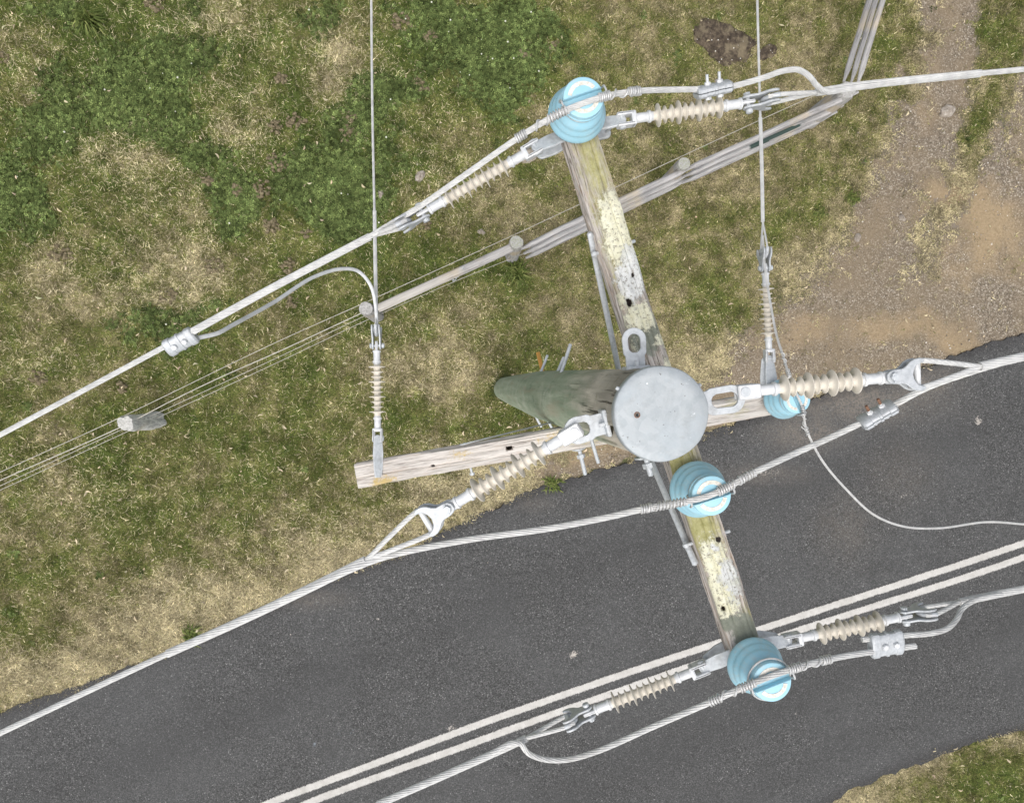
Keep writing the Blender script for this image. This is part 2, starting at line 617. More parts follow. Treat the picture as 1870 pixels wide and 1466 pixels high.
    d = t.attr('m_dust')
    c = t.mix(t.math('MULTIPLY', d, t.rng(t.math('ADD', n3, t.math('MULTIPLY', n2, 0.5)), 0.55, 0.95)), c, (0.25, 0.215, 0.175))
    sfm = t.attr('m_scuff')
    c = t.mix(t.rng(t.math('ADD', sfm, t.math('MULTIPLY', t.math('SUBTRACT', n3, 0.5), 1.8)), 0.5, 0.75), c, (0.48, 0.44, 0.39))
    sfb = t.attr('m_blue')
    c = t.mix(t.math('MULTIPLY', t.rng(t.math('ADD', sfb, t.math('MULTIPLY', t.math('SUBTRACT', n3, 0.5), 2.0)), 0.5, 0.8), 0.8), c, (0.36, 0.42, 0.47))
    e = t.attr('m_edge')
    c = t.mix(t.math('MULTIPLY', e, 0.55), c, (0.035, 0.033, 0.033))
    t.bump(t.math('ADD', sc.outputs[1], n3), 0.5, 0.006)
    M['asphalt'] = t.fin(c, 0.88, 0, 0.3)

    # road paint
    t = NT('worn_road_paint')
    vo = t.coord('Object')
    n = t.noise(vo, 85, 4, 0.75)
    c = t.mix(t.rng(t.noise(vo, 7, 5, 0.7), 0.35, 0.7), (0.57, 0.555, 0.52), (0.45, 0.435, 0.40))
    wear = t.math('ADD', n, t.math('MULTIPLY', t.attr('m_side'), 0.30))
    c = t.mix(t.rng(wear, 0.60, 0.69), c, (0.07, 0.068, 0.066))
    t.bump(n, 0.4, 0.004)
    M['paint'] = t.fin(c, 0.8, 0, 0.3)

    # earth under the grass
    t = NT('turf_soil')
    vo = t.coord('Object')
    n1 = t.noise(vo, 60, 5, 0.75)
    n2 = t.noise(vo, 9, 5, 0.65)
    soil = t.ramp(n1, [(0.3, (0.06, 0.05, 0.034)), (0.5, (0.155, 0.132, 0.085)), (0.7, (0.28, 0.245, 0.16))])
    grn = t.ramp(n1, [(0.3, (0.03, 0.04, 0.015)), (0.55, (0.09, 0.105, 0.042)), (0.75, (0.17, 0.17, 0.08))])
    a = t.attr('m_green')
    c = t.mix(t.rng(t.math('ADD', a, t.math('MULTIPLY', t.math('SUBTRACT', n2, 0.5), 0.8)), 0.3, 0.7), soil, grn)
    dm = t.attr('m_dirt')
    c = t.mix(t.math('MULTIPLY', dm, t.rng(t.math('ADD', dm, n2), 0.7, 1.1)), c, t.ramp(n1, [(0.3, (0.24, 0.17, 0.10)), (0.7, (0.42, 0.32, 0.20))]))
    gm = t.attr('m_gravel')
    c = t.mix(t.rng(t.math('ADD', gm, t.math('MULTIPLY', t.math('SUBTRACT', t.noise(vo, 14, 5, 0.75), 0.5), 1.2)), -0.25, 0.1), c, t.ramp(n1, [(0.3, (0.15, 0.12, 0.09)), (0.55, (0.25, 0.21, 0.165)), (0.75, (0.36, 0.31, 0.25))]))
    t.bump(n1, 0.7, 0.02)
    M['soil'] = t.fin(c, 0.95, 0, 0.1)

    # gravel driveway
    t = NT('compacted_gravel')
    vo = t.coord('Object')
    vc = t.voro(vo, 60, 'Color')
    sc = t.n('ShaderNodeSeparateColor')
    t.l(vc, sc.inputs[0])
    c = t.ramp(sc.outputs[0], [(0.0, (0.09, 0.074, 0.055)), (0.5, (0.20, 0.166, 0.125)), (0.85, (0.31, 0.266, 0.205)), (0.97, (0.50, 0.455, 0.38))])
    n1 = t.noise(vo, 1.6, 6, 0.65)
    n2 = t.noise(vo, 26, 5, 0.75)
    c = t.mix(t.rng(n2, 0.35, 0.7, 0, 0.45), c, (0.23, 0.185, 0.135))
    c = t.mix(t.rng(t.noise(vo, 0.9, 5, 0.6), 0.40, 0.62, 0, 0.8), c, t.ramp(t.noise(vo, 55, 5, 0.75), [(0.3, (0.155, 0.118, 0.075)), (0.7, (0.32, 0.255, 0.172))]))
    dm = t.attr('m_dirt')
    c = t.mix(t.math('MULTIPLY', t.rng(t.math('ADD', dm, t.math('MULTIPLY', t.math('SUBTRACT', n1, 0.5), 1.4)), 0.25, 0.75), 0.85), c, t.ramp(n2, [(0.3, (0.26, 0.19, 0.11)), (0.7, (0.44, 0.34, 0.21))]))
    c = t.mix(t.rng(n1, 0.58, 0.75, 0, 0.4), c, (0.13, 0.105, 0.09))
    t.bump(t.math('ADD', sc.outputs[1], n2), 0.6, 0.012)
    M['gravel'] = t.fin(c, 0.95, 0, 0.1)

    # plants: colour carried by each instance
    def plant(name, jitter, trans):
        t = NT(name)
        c = t.attr('col', 'INSTANCER', 'Color')
        gi = t.n('ShaderNodeNewGeometry')
        r = gi.outputs['Random Per Island']
        c = t.mix(1.0, c, t.ramp(r, [(0.0, 1 - jitter), (1.0, 1 + jitter)]), 'MULTIPLY')
        m = t.fin(c, 0.75, 0, 0.15)
        return m
    for key, nm in (('grass', 'grass_blade'), ('clover', 'clover_leaf')):
        t = NT(nm)
        M[key] = t.fin(t.attr('col', 'GEOMETRY', 'Color'), 0.8, 0, 0.04)
    M['scatter'] = plant('loose_litter', 0.25, 0.0)

    t = NT('clod_earth')
    vo = t.coord('Object')
    n = t.noise(vo, 28, 5, 0.7)
    M['clod'] = t.fin(t.ramp(n, [(0.3, (0.075, 0.06, 0.036)), (0.52, (0.175, 0.145, 0.088)), (0.72, (0.38, 0.325, 0.21))]), 0.95, 0, 0.1)
    t = NT('mound_earth')
    vo = t.coord('Object')
    n = t.noise(vo, 16, 6, 0.7)
    c = t.ramp(n, [(0.3, (0.03, 0.024, 0.018)), (0.5, (0.085, 0.067, 0.05)), (0.7, (0.20, 0.16, 0.11))])
    c = t.mix(t.rng(t.noise(vo, 5, 4), 0.54, 0.64, 0, 0.6), c, (0.24, 0.20, 0.13))
    c = t.mix(t.rng(t.voro(vo, 14), 0.14, 0.1), c, (0.72, 0.70, 0.64))
    t.bump(n, 0.8, 0.02)
    M['mound'] = t.fin(c, 0.95, 0, 0.1)
    t = NT('pale_stone')
    vo = t.coord('Object')
    n = t.noise(vo, 24, 5, 0.7)
    t.bump(n, 0.5, 0.01)
    M['stone'] = t.fin(t.ramp(n, [(0.3, (0.20, 0.165, 0.13)), (0.55, (0.36, 0.32, 0.27)), (0.75, (0.55, 0.51, 0.45))]), 0.9, 0, 0.2)
    t = NT('green_grass_tussock')
    gi = t.n('ShaderNodeNewGeometry')
    M['tussock'] = t.fin(t.ramp(gi.outputs['Random Per Island'], [(0, (0.07, 0.10, 0.022)), (0.6, (0.125, 0.16, 0.04)), (1, (0.24, 0.255, 0.085))]), 0.7, 0, 0.2)
    t = NT('dark_void')
    M['dark'] = t.fin((0.02, 0.02, 0.02), 0.9, 0, 0.1)
    return M


MT = build_materials()

# ------------------------------------------------------------------ ground fields (in photo pixels on the ground plane)
EDGE_U = np.array([(-2600, 2430), (-600, 1530), (0, 1297), (100, 1268), (200, 1232), (290, 1196), (390, 1150), (480, 1112), (560, 1076), (660, 1038), (740, 1002), (810, 970), (880, 933), (950, 905), (1050, 872), (1150, 840), (1280, 795), (1420, 745), (1530, 712), (1620, 688), (1720, 655), (1800, 630), (1870, 606), (2600, 380), (5200, -420)], float)
EDGE_L = np.array([(-2600, 3400), (-200, 2330), (900, 1780), (1300, 1572), (1440, 1502), (1520, 1462), (1590, 1428), (1650, 1400), (1720, 1374), (1800, 1352), (1870, 1333), (2600, 1100), (5200, 300)], float)
LINE_A = np.array([(-2600, 2880), (-300, 1830), (200, 1590), (477, 1467), (642, 1407), (760, 1362), (852, 1327), (920, 1303), (1030, 1265), (1140, 1227), (1230, 1197), (1313, 1170), (1400, 1142), (1520, 1103), (1690, 1049), (1870, 989), (2600, 745), (5200, -70)], float)
LINE_B = np.array([(-2600, 2921), (-300, 1868), (250, 1602), (553, 1465), (700, 1411), (852, 1358), (920, 1332), (1030, 1293), (1140, 1255), (1268, 1210), (1440, 1154), (1560, 1115), (1750, 1056), (1870, 1014), (2600, 770), (5200, -45)], float)
fU = lambda x: np.interp(x, EDGE_U[:, 0], EDGE_U[:, 1])
fL = lambda x: np.interp(x, EDGE_L[:, 0], EDGE_L[:, 1])


def stroke(u, v, pts):
    """1 on the centre of a stroke, 0 at its edge, below 0 outside"""
    best = np.full(u.shape, -9.0)
    for (x0, y0, r0), (x1, y1, r1) in zip(pts[:-1], pts[1:]):
        dx, dy = x1 - x0, y1 - y0
        t = np.clip(((u - x0) * dx + (v - y0) * dy) / (dx * dx + dy * dy), 0, 1)
        d = np.hypot(u - x0 - t * dx, v - y0 - t * dy)
        best = np.maximum(best, 1 - d / (r0 + t * (r1 - r0)))
    return best


def blob(u, v, L):
    best = np.zeros(u.shape)
    for cx, cy, rx, ry, s in L:
        best = np.maximum(best, s * np.exp(-(((u - cx) / rx) ** 2 + ((v - cy) / ry) ** 2)))
    return best


CLOVER = [(240, 170, 110, 70, 1), (90, 220, 70, 75, .85), (130, 260, 50, 40, .8), (640, 335, 95, 85, 1.1), (560, 300, 50, 45, .9), (650, 395, 70, 45, 1.0),
          (30, 370, 70, 60, 1.0), (900, 70, 110, 85, 1.1), (850, 30, 90, 50, 1), (880, 140, 60, 50, .9), (430, 375, 55, 55, .9), (600, 40, 60, 60, .6),
          (330, 130, 80, 50, .8), (310, 210, 60, 60, .7), (640, 290, 70, 60, 1.0), (700, 180, 70, 60, .7), (360, 20, 50, 40, .6), (970, 60, 60, 60, .9),
          (300, 560, 60, 40, .5), (130, 20, 60, 40, .5), (380, 300, 50, 60, .6)]
DRY = [(230, 300, 70, 95, 1), (625, 110, 60, 100, 1), (430, 225, 60, 70, .8), (300, 480, 110, 70, .8), (420, 55, 90, 60, .8), (40, 130, 70, 80, .5), (100, 480, 90, 60, .5),
       (840, 330, 80, 80, .45), (880, 880, 150, 60, 1), (600, 1000, 170, 80, .8), (350, 1120, 160, 60, .9), (130, 1210, 160, 60, .9), (640, 1010, 60, 60, .8),
       (1700, 380, 50, 90, .8), (1660, 470, 60, 70, .8), (1760, 360, 40, 70, .6), (780, 640, 120, 60, .55), (760, 690, 60, 40, .6), (150, 900, 160, 80, .3), (1620, 300, 40, 60, .6),
       (1260, 690, 110, 60, .7), (1480, 480, 40, 60, .5), (1350, 610, 60, 40, .7), (60, 640, 80, 50, .5), (340, 370, 60, 40, .5), (1560, 1430, 40, 16, .8), (1700, 1388, 50, 12, .7), (1830, 1348, 50, 12, .6)]
GREEN = [(1140, 480, 70, 120, .5), (1320, 570, 80, 50, .5), (950, 700, 90, 60, .5), (930, 500, 90, 50, .5), (840, 760, 80, 60, .6), (330, 1040, 40, 40, .8), (1770, 240, 35, 55, .9), (1840, 60, 60, 80, .9), (1650, 60, 40, 90, .5),
         (230, 960, 60, 60, .7), (480, 780, 120, 70, .55), (200, 830, 120, 70, .55), (1810, 1420, 110, 60, 1.2), (1700, 1440, 70, 30, 1.0), (600, 820, 60, 60, .5), (120, 650, 120, 60, .6), (1400, 300, 80, 60, .3), (750, 560, 50, 40, .4), (720, 800, 80, 50, .7), (200, 60, 90, 60, .8)]
DIRT = [(1810, 400, 70, 90, 1), (1790, 470, 60, 60, .8), (1690, 150, 40, 60, .5), (1650, 600, 120, 50, .6), (1420, 620, 80, 60, .5), (1730, 620, 90, 40, .6), (1050, 830, 90, 26, .9), (950, 880, 60, 30, .5), (1320, 745, 90, 30, .6), (1680, 560, 50, 50, .6)]
TRACK1 = [(1760, -300, 60), (1748, 0, 58), (1742, 80, 52), (1700, 190, 44), (1675, 280, 42), (1645, 380, 52), (1590, 470, 62), (1560, 560, 90), (1500, 640, 90), (1380, 690, 60), (1290, 745, 42)]
TRACK2 = [(2100, -100, 120), (1960, 150, 80), (1885, 280, 60), (1830, 400, 75), (1780, 500, 90), (1700, 590, 90), (1560, 630, 80)]
TRACK3 = [(1560, 600, 110), (1700, 600, 90), (1830, 570, 70), (2000, 500, 80), (2400, 360, 90)]
TRACK4 = [(1280, 745, 34), (1150, 810, 26), (1000, 865, 20)]


def fields(x, y):
    u, v = to_px(x, y)
    nz = fbm(x * 1.3, y * 1.3, 1)
    nf = fbm(x * 4.5, y * 4.5, 2)
    wu = u + (fbm(x * 1.1, y * 1.1, 7) - .5) * 150
    wv = v + (fbm(x * 1.1, y * 1.1, 8) - .5) * 150
    inside = sstep(-700, -100, u) * sstep(2500, 1900, u) * sstep(-700, -100, v) * sstep(2200, 1600, v)
    clover = blob(wu, wv, CLOVER)
    clover = np.maximum(clover, (1 - inside) * sstep(.52, .66, nz) * (v < fU(u)))
    dry = blob(wu, wv, DRY)
    green = blob(wu, wv, GREEN)
    left = sstep(1050, 500, u) * sstep(900, 200, v)
    g = 0.49 + 0.20 * left + 0.5 * np.clip(blob(wu, wv, [(a, b, c * 1.45, d * 1.45, e) for a, b, c, d, e in CLOVER]), 0, 1) + 0.8 * (nz - .5) + 0.5 * (nf - .5) + 0.45 * green - 0.5 * dry
    clover = clover + (nf - .5) * 0.7 - 0.25 * dry
    gu = u + (nf - .5) * 110 + (nz - .5) * 90
    gv = v + (fbm(x * 4.5, y * 4.5, 5) - .5) * 70
    gr = np.maximum.reduce([stroke(gu, gv, T) for T in (TRACK1, TRACK2, TRACK3, TRACK4)])
    dirt = blob(wu, wv, DIRT)
    return dict(u=u, v=v, green=np.clip(g, 0, 1), clover=clover, dry=np.clip(dry, 0, 1.2), gravel=gr, dirt=dirt, nf=nf, nz=nz)


# ------------------------------------------------------------------ ground and gravel driveway
def build_ground():
    def axis(a, b, step):
        core = np.arange(a, b + step / 2, step)
        out = [1.0]
        while out[-1] < 260:
            out.append(out[-1] * 1.7)
        out = np.array(out)
        return np.concatenate([(a - out)[::-1], core, b + out])
    xs = axis(-10, 11.5, 0.06)
    ys = axis(-9, 8.6, 0.06)
    X, Y = np.meshgrid(xs, ys)
    F = fields(X, Y)
    Z = (fbm(X * 0.8, Y * 0.8, 21) - .5) * 0.05 + (fbm(X * 5, Y * 5, 22, 3) - .5) * 0.03
    near = np.minimum(np.abs(F['v'] - fU(F['u'])), np.abs(F['v'] - fL(F['u'])))
    onroad = (F['v'] > fU(F['u'])) & (F['v'] < fL(F['u']))
    Z = np.where(onroad, -0.03, Z * sstep(0, 60, near) - 0.004)
    V = np.stack([X, Y, Z], -1).reshape(-1, 3)
    nx, ny = len(xs), len(ys)
    idx = np.arange(nx * ny).reshape(ny, nx)
    q = np.stack([idx[:-1, :-1], idx[:-1, 1:], idx[1:, 1:], idx[1:, :-1]], -1).reshape(-1, 4)
    gm = F['gravel'].reshape(-1)
    is_g = (gm[q].mean(1) > 0.08) & (~onroad.reshape(-1)[q].all(1))

    def sub(name, sel, mat):
        use = np.unique(q[sel])
        remap = np.full(len(V), -1)
        remap[use] = np.arange(len(use))
        at = {'m_green': F['green'].reshape(-1)[use], 'm_dirt': np.clip(F['dirt'].reshape(-1)[use], 0, 1), 'm_gravel': np.clip(F['gravel'].reshape(-1)[use], -2, 1)}
        o = add(name, (V[use], [tuple(r) for r in remap[q[sel]].tolist()]), mat, attrs=at, angle=80)
        return tag(o, kind='structure')
    g = sub('ground', ~is_g, MT['soil'])
    tag(g, 'grassy verge of turf and dry soil beside the road', 'ground')
    d = sub('gravel_driveway', is_g, MT['gravel'])
    tag(d, 'brown gravel and dirt driveway joining the asphalt road', 'driveway')


build_ground()


# ------------------------------------------------------------------ road with centre lines
def build_road():
    def edge(E, step):
        pts = catmull([P(a, b, 0) for a, b in E], step)
        return pts[:, :2]
    fine = np.concatenate([np.linspace(-2600, -120, 60), np.arange(-115, 1990, 4.0), np.linspace(2000, 5200, 60)])

    def cur(E):
        # smooth interpolation by averaging
        y = np.interp(fine, E[:, 0], E[:, 1])
        k = np.ones(41) / 41
        yp = np.pad(y, 20, mode='edge')
        ys = np.convolve(yp, k, 'valid')
        ys[:80] = y[:80]
        ys[-80:] = y[-80:]
        return np.array([P(a, b, 0)[:2] for a, b in zip(fine, ys)])
    up = cur(EDGE_U)
    # lower edge resampled to face the upper edge across the road
    lo = cur(EDGE_L)
    la = cur(LINE_A)
    lb = cur(LINE_B)
    T = np.gradient(la, axis=0)
    T /= np.linalg.norm(T, axis=1, keepdims=True)
    Nn = np.stack([-T[:, 1], T[:, 0]], -1)

    def across(curve):
        out = []
        for p, n, t in zip(la, Nn, T):
            d = curve - p
            s = d @ t
            i = int(np.argmin(np.abs(s)))
            j = min(max(i + (1 if s[i] < 0 else -1), 0), len(curve) - 1)
            if abs(s[i] - s[j]) > 1e-6:
                k = s[i] / (s[i] - s[j])
                k = min(max(k, 0), 1)
                out.append(d[i] @ n * (1 - k) + d[j] @ n * k)
            else:
                out.append(d[i] @ n)
        return np.array(out)
    du, dl = across(up), across(lo)
    arc = np.concatenate([[0], np.cumsum(np.linalg.norm(np.diff(la, axis=0), axis=1))])
    rag = lambda s: (fbm(arc * 2.2, arc * 0 + s, 31, 3) - .5) * 0.16 + (fbm(arc * 11, arc * 0 + s, 33, 3) - .5) * 0.10
    du = du + rag(1.0)
    dl = dl + rag(9.0)
    n = 72
    w = np.linspace(0, 1, n)
    off = dl[:, None] + (du - dl)[:, None] * w[None, :]
    XY = la[:, None, :] + off[..., None] * Nn[:, None, :]
    crown = 0.018 + 0.03 * (1 - (2 * w - 1) ** 2)
    Z = np.broadcast_to(crown[None, :], off.shape)
    rings = np.concatenate([XY, Z[..., None]], -1)
    botA = rings[:, :1, :].copy()
    botA[..., 2] = -0.06
    botB = rings[:, -1:, :].copy()
    botB[..., 2] = -0.06
    rings = np.concatenate([botA, rings, botB], 1)
    mb = MB()
    mb.grid(rings, closed=False)
    v, f = mb.get()
    wv = np.tile(np.concatenate([[0], w, [1]]), len(la))
    u, vv = to_px(v[:, 0], v[:, 1])
    edge_d = np.minimum(np.abs(vv - fU(u)), np.abs(vv - fL(u)))
    dust = blob(u, vv, [(1560, 735, 130, 35, .8), (1680, 700, 60, 40, .7), (1400, 865, 70, 18, .45), (1640, 860, 60, 60, .25), (1250, 850, 50, 20, .2), (980, 920, 40, 14, .3), (560, 1092, 60, 16, .5), (1470, 790, 70, 30, .7), (1540, 960, 50, 60, .3)])
    scuff = blob(u, vv, [(1047, 1192, 15, 7, 1), (828, 1328, 16, 6, .9), (1783, 768, 9, 9, .9), (690, 1128, 4, 4, .8), (1395, 862, 60, 10, .55), (1560, 905, 14, 30, .4), (1650, 905, 40, 4, .5), (1720, 880, 12, 6, .5), (1500, 1060, 40, 3, .45), (1000, 1080, 40, 3, .4), (850, 1210, 30, 3, .4), (1150, 1330, 14, 6, .5), (1450, 1300, 10, 8, .5), (1600, 1250, 12, 4, .5), (1290, 1060, 60, 4, .35), (1530, 1015, 50, 3, .4), (1150, 1150, 80, 3, .35), (535, 1158, 6, 3, .7)])
    blue = blob(u, vv, [(580, 1358, 10, 5, 1), (640, 1335, 60, 5, .5), (795, 1273, 8, 6, .7), (740, 1300, 50, 5, .4), (325, 1450, 12, 4, .6)])
    o = add('road', (v, f), MT['asphalt'], attrs={'m_dust': dust, 'm_scuff': scuff, 'm_blue': blue, 'm_edge': sstep(26, 2, edge_d), 'm_track': np.exp(-((wv - .3) / .07) ** 2) * .8 + np.exp(-((wv - .8) / .05) ** 2) * .6 + np.exp(-((wv - .12) / .05) ** 2) * .5}, angle=60)
    tag(o, 'dark grey asphalt road with double white centre lines', 'road', kind='structure')
    # painted lines, ragged edges, following the crown
    wid = lambda o_: 0.018 + 0.03 * (1 - (2 * ((o_ - dl) / (du - dl)) - 1) ** 2) + 0.005
    for c, nm in ((la, 0), (lb, 1)):
        oc = across(c)
        hw = 0.066
        ra = hw + (fbm(arc * 3, arc * 0 + nm, 41, 2) - .5) * 0.008 + (rng.random(len(arc)) - .5) * 0.008
        rb = hw + (fbm(arc * 3, arc * 0 + nm + 5, 43, 2) - .5) * 0.008 + (rng.random(len(arc)) - .5) * 0.008
        cols = []
        side = []
        for k in (-1, -.6, 0, .6, 1):
            oo = oc + np.where(k < 0, k * ra, k * rb)
            cols.append(np.concatenate([la + oo[:, None] * Nn, wid(oo)[:, None]], 1))
            side.append(np.full(len(la), 1.0 if abs(k) == 1 else 0.0))
        m = MB()
        m.grid(np.stack(cols, 1), closed=False)
        v, f = m.get()
        add('centre_line', (v, f), MT['paint'], o, Matrix.Identity(4), attrs={'m_side': np.stack(side, 1).reshape(-1)})


build_road()

# ------------------------------------------------------------------ power pole
POLE_B = P(923, 710, 0)
POLE_T = P(1205, 755, 9.0)
PAX = (POLE_T - POLE_B)


def pole_at(z):
    return POLE_B + PAX * (z / 9.0)


def pole_r(z):
    return float(np.interp(z, [-.2, 0, 2, 5.5, 9.0], [.178, .178, .190, .198, .157]))


pole = thing('power_pole', POLE_B, 'tall green timber power pole with metal cap and two crossarms', 'power pole')


def build_pole():
    n = 64
    a = np.arange(n) / n * 2 * math.pi
    zs = np.concatenate([np.linspace(-0.2, 7.4, 70), np.linspace(7.45, 9.0, 60)])
    rings = []
    for z in zs:
        c = np.array(PAX) * (z / 9.0)
        c[2] = z
        r = pole_r(z)
        ang = fbm(np.cos(a) * 2.2 + 5, np.sin(a) * 2.2 + z * 0.12, 51, 4) - .5
        crk = fbm(a * 5.0, a * 0 + z * 0.5, 53, 2)
        rr = r * (1 + 0.05 * ang) - 0.022 * sstep(.62, .7, crk) * sstep(7.6, 8.6, z) - 0.006 * sstep(.6, .68, crk)
        rings.append(np.stack([c[0] + rr * np.cos(a), c[1] + rr * np.sin(a), np.full(n, z)], -1))
    mb = MB()
    mb.grid(np.array(rings))
    add('shaft', mb, MT['pole'], pole, angle=60)

    # cap: zinc lid with turned-down rim and an off-centre nail hole
    c = PAX + Vector((0, 0, 0.0))
    h = P(1160, 757, 9.03) - P(1205, 755, 9.03)
    n = 96
    a = np.arange(n) / n * 2 * math.pi
    R = 0.1625
    ring = lambda r, z, ox=0, oy=0: np.stack([ox + r * np.cos(a), oy + r * np.sin(a), np.full(n, z)], -1)
    wob = 1 + 0.006 * np.sin(a * 3 + 1) + 0.004 * np.sin(a * 7)
    rim = lambda r, z: np.stack([r * wob * np.cos(a), r * wob * np.sin(a), np.full(n, z)], -1)
    rings = [rim(R * 1.0, -0.03), rim(R * 1.012, -0.028), rim(R * 1.005, -0.002), rim(R * .995, 0.006), rim(R * .975, 0.009)]
    for k in (0.8, 0.55, 0.3, 0.12):
        rings.append(ring(R * .97 * k + .006 * (1 - k), 0.009 + 0.004 * (1 - k), h.x * (1 - k), h.y * (1 - k)))
    rings.append(ring(0.006, 0.0125, h.x, h.y))
    rings.append(ring(0.005, -0.01, h.x, h.y))
    mb = MB()
    mb.grid(np.array(rings), True, False)
    capo = add('pole_cap', mb, MT['cap'], pole, Matrix.Translation(POLE_T + Vector((0, 0, 0.012))), angle=50)
    mb = MB()
    mb.lathe([(0.0118, .0062), (.0145, .0075), (.0145, .010), (.0118, .011)], 20, 'z', False)
    v, f = mb.get()
    add('rust_ring', (v + np.array([h.x, h.y, 0]), f), MT['rustbolt'], capo)
    for px, py in ((1133, 712), (1283, 700)):
        d = (P(px, py, 8.98) - P(1205, 755, 8.98)).normalized()
        mb = MB()
        p = np.array(d) * 0.160 + np.array([0, 0, -.018])
        mb.cyl(p, p + np.array(d) * 0.014, 0.009, 0.006, 12)
        add('nail_head', mb, MT['galv'], capo)


build_pole()


def arm_mesh(name, p0, p1, w, h, parent, masks, pits, slits, endz=0):
    """timber crossarm: loft with rounded worn edges, grain splits, pits and painted-on growth masks"""
    L = (p1 - p0).length
    M = frame(p0, p1)
    Mi = M.inverted()
    nl = int(L / 0.009)
    s = np.linspace(0, L, nl)
    ny, nh = 19, 15
    r = 0.012
    per = []
    for k in np.linspace(-w / 2 + r, w / 2 - r, ny):
        per.append((k, 0))
    for k in np.linspace(-r, -h + r, nh):
        per.append((w / 2, k))
    for k in np.linspace(w / 2 - r, -w / 2 + r, ny):
        per.append((k, -h))
    for k in np.linspace(-h + r, -r, nh):
        per.append((-w / 2, k))
    per = np.array(per)[::-1]
    N = len(per)
    S_, Y = np.meshgrid(s, per[:, 0], indexing='ij')
    Zz = np.broadcast_to(per[:, 1][None, :], S_.shape).copy()
    Y = Y.copy()
    cy, cz = Y, Zz + h / 2
    ln = np.hypot(cy, cz)
    th = np.arctan2(cz, cy)
    grain = fbm(S_ * 1.5, th * 9, 61, 4) - .5
    split = sstep(.60, .68, fbm(S_ * 0.9, th * 13, 63, 3))
    lump = fbm(S_ * 7, th * 3, 65, 3) - .5
    k = 0.010 * grain - 0.008 * split + 0.010 * lump
    Y += cy / ln * k
    Zz += cz / ln * k
    ms = {}
    top = Zz > -0.03
    for key, L_ in masks.items():
        acc = np.zeros(S_.shape)
        for px, py, rs, rt, st, face in L_:
            q = Mi @ P(px, py, (p0.z + p1.z) / 2)
            f = top if face == 'top' else (np.ones_like(top) if face == 'all' else (per[:, 0] * (1 if face == 'right' else -1) < -w / 2 + .001)[None, :] & ~top)
            d = ((S_ - q.x) / rs) ** 2 + ((Y - q.y) / rt) ** 2
            acc = np.maximum(acc, st * np.exp(-d) * f)
        ms[key] = acc
    crust = np.clip(np.maximum(ms.get('m_yellow', 0 * S_), ms.get('m_white', 0 * S_)), 0, 1) * top
    Zz += crust * (.002 + .007 * (fbm(S_ * 45, Y * 45, 69, 3) - .3))
    for px, py, rad, dep in pits:
        q = Mi @ P(px, py, (p0.z + p1.z) / 2)
        d = np.hypot((S_ - q.x) / 1.5, Y - q.y) / rad * (.6 + .9 * fbm(S_ * 60, Y * 60, 67, 3))
        m = sstep(1.15, .7, d) * top
        Zz -= dep * m
        ms['m_dark'] = np.maximum(ms.get('m_dark', np.zeros(S_.shape)), m)
    for s0, s1, zc, hw in slits:            # cracks on the +Y side face
        m = sstep(hw * 1.5, hw * .6, np.abs(Zz - zc - (S_ - s0) * -.02)) * ((S_ > s0) & (S_ < s1)) * (Y > w / 2 - .012)
        Y -= 0.02 * m
        ms['m_dark'] = np.maximum(ms.get('m_dark', np.zeros(S_.shape)), m)
    rings = np.stack([S_, Y, Zz], -1)
    mb = MB()
    mb.grid(rings)
    return add(name, mb, MT['timber'], parent, M, attrs={k: a.reshape(-1) for k, a in ms.items()}, angle=50), M, L


ZA = 8.28
A0, A1 = P(1040, 182, ZA), P(1381, 1236, ZA)
arm_up, MA, LA = arm_mesh(
    'crossarm', A0, A1, 0.14, 0.145, pole,
    {'m_moss': [(1085, 300, .24, .06, .9, 'top'), (1100, 380, .12, .05, .8, 'top'), (1120, 480, .2, .03, .6, 'top'), (1245, 850, .12, .08, 1.2, 'top'), (1280, 960, .12, .08, 1.2, 'top'), (1370, 1150, .1, .04, .8, 'top'), (1130, 300, .5, .05, .4, 'all')],
     'm_grey': [(1135, 440, .03, .03, .8, 'top'), (1310, 1060, .04, .04, .9, 'top'), (1330, 1135, .05, .07, 1.0, 'top'), (1165, 545, .05, .04, .6, 'top'), (1178, 610, .1, .08, 1.25, 'top'), (1362, 1155, .10, .06, 1.3, 'top'), (1215, 660, .05, .04, .5, 'top')],
     'm_yellow': [(1122, 400, .11, .055, 1.69, 'top'), (1135, 450, .10, .065, 1.49, 'top'), (1145, 500, .09, .05, .85, 'top'), (1145, 545, .06, .07, .85, 'top'), (1168, 580, .07, .07, 1.23, 'top'), (1150, 640, .05, .04, .6, 'top'), (1210, 620, .05, .04, .8, 'top'), (1222, 668, .04, .04, .8, 'top'),
                  (1306, 1020, .09, .055, 1.69, 'top'), (1318, 1080, .09, .07, 1.56, 'top'), (1328, 1108, .05, .055, 1.25, 'top'), (1140, 400, .06, .05, .9, 'all')],
     'm_white': [(1155, 480, .08, .045, 1.49, 'top'), (1152, 515, .08, .055, 1.62, 'top'), (1162, 500, .08, .04, .9, 'top'), (1330, 1045, .07, .05, 1.05, 'top'), (1340, 1075, .06, .035, .95, 'top'), (1305, 1000, .03, .03, .8, 'top')],
     'm_dark': [(1312, 985, .02, .02, .8, 'top')]},
    [(1150, 552, .014, .04), (1322, 1112, .011, .03), (1156, 503, .006, .012)],
    [(0.62, 0.95, -.035, .006), (0.72, 1.0, -.07, .004), (1.9, 2.2, -.05, .005)])
tag(arm_up, 'mossy upper timber crossarm crusted with yellow lichen')

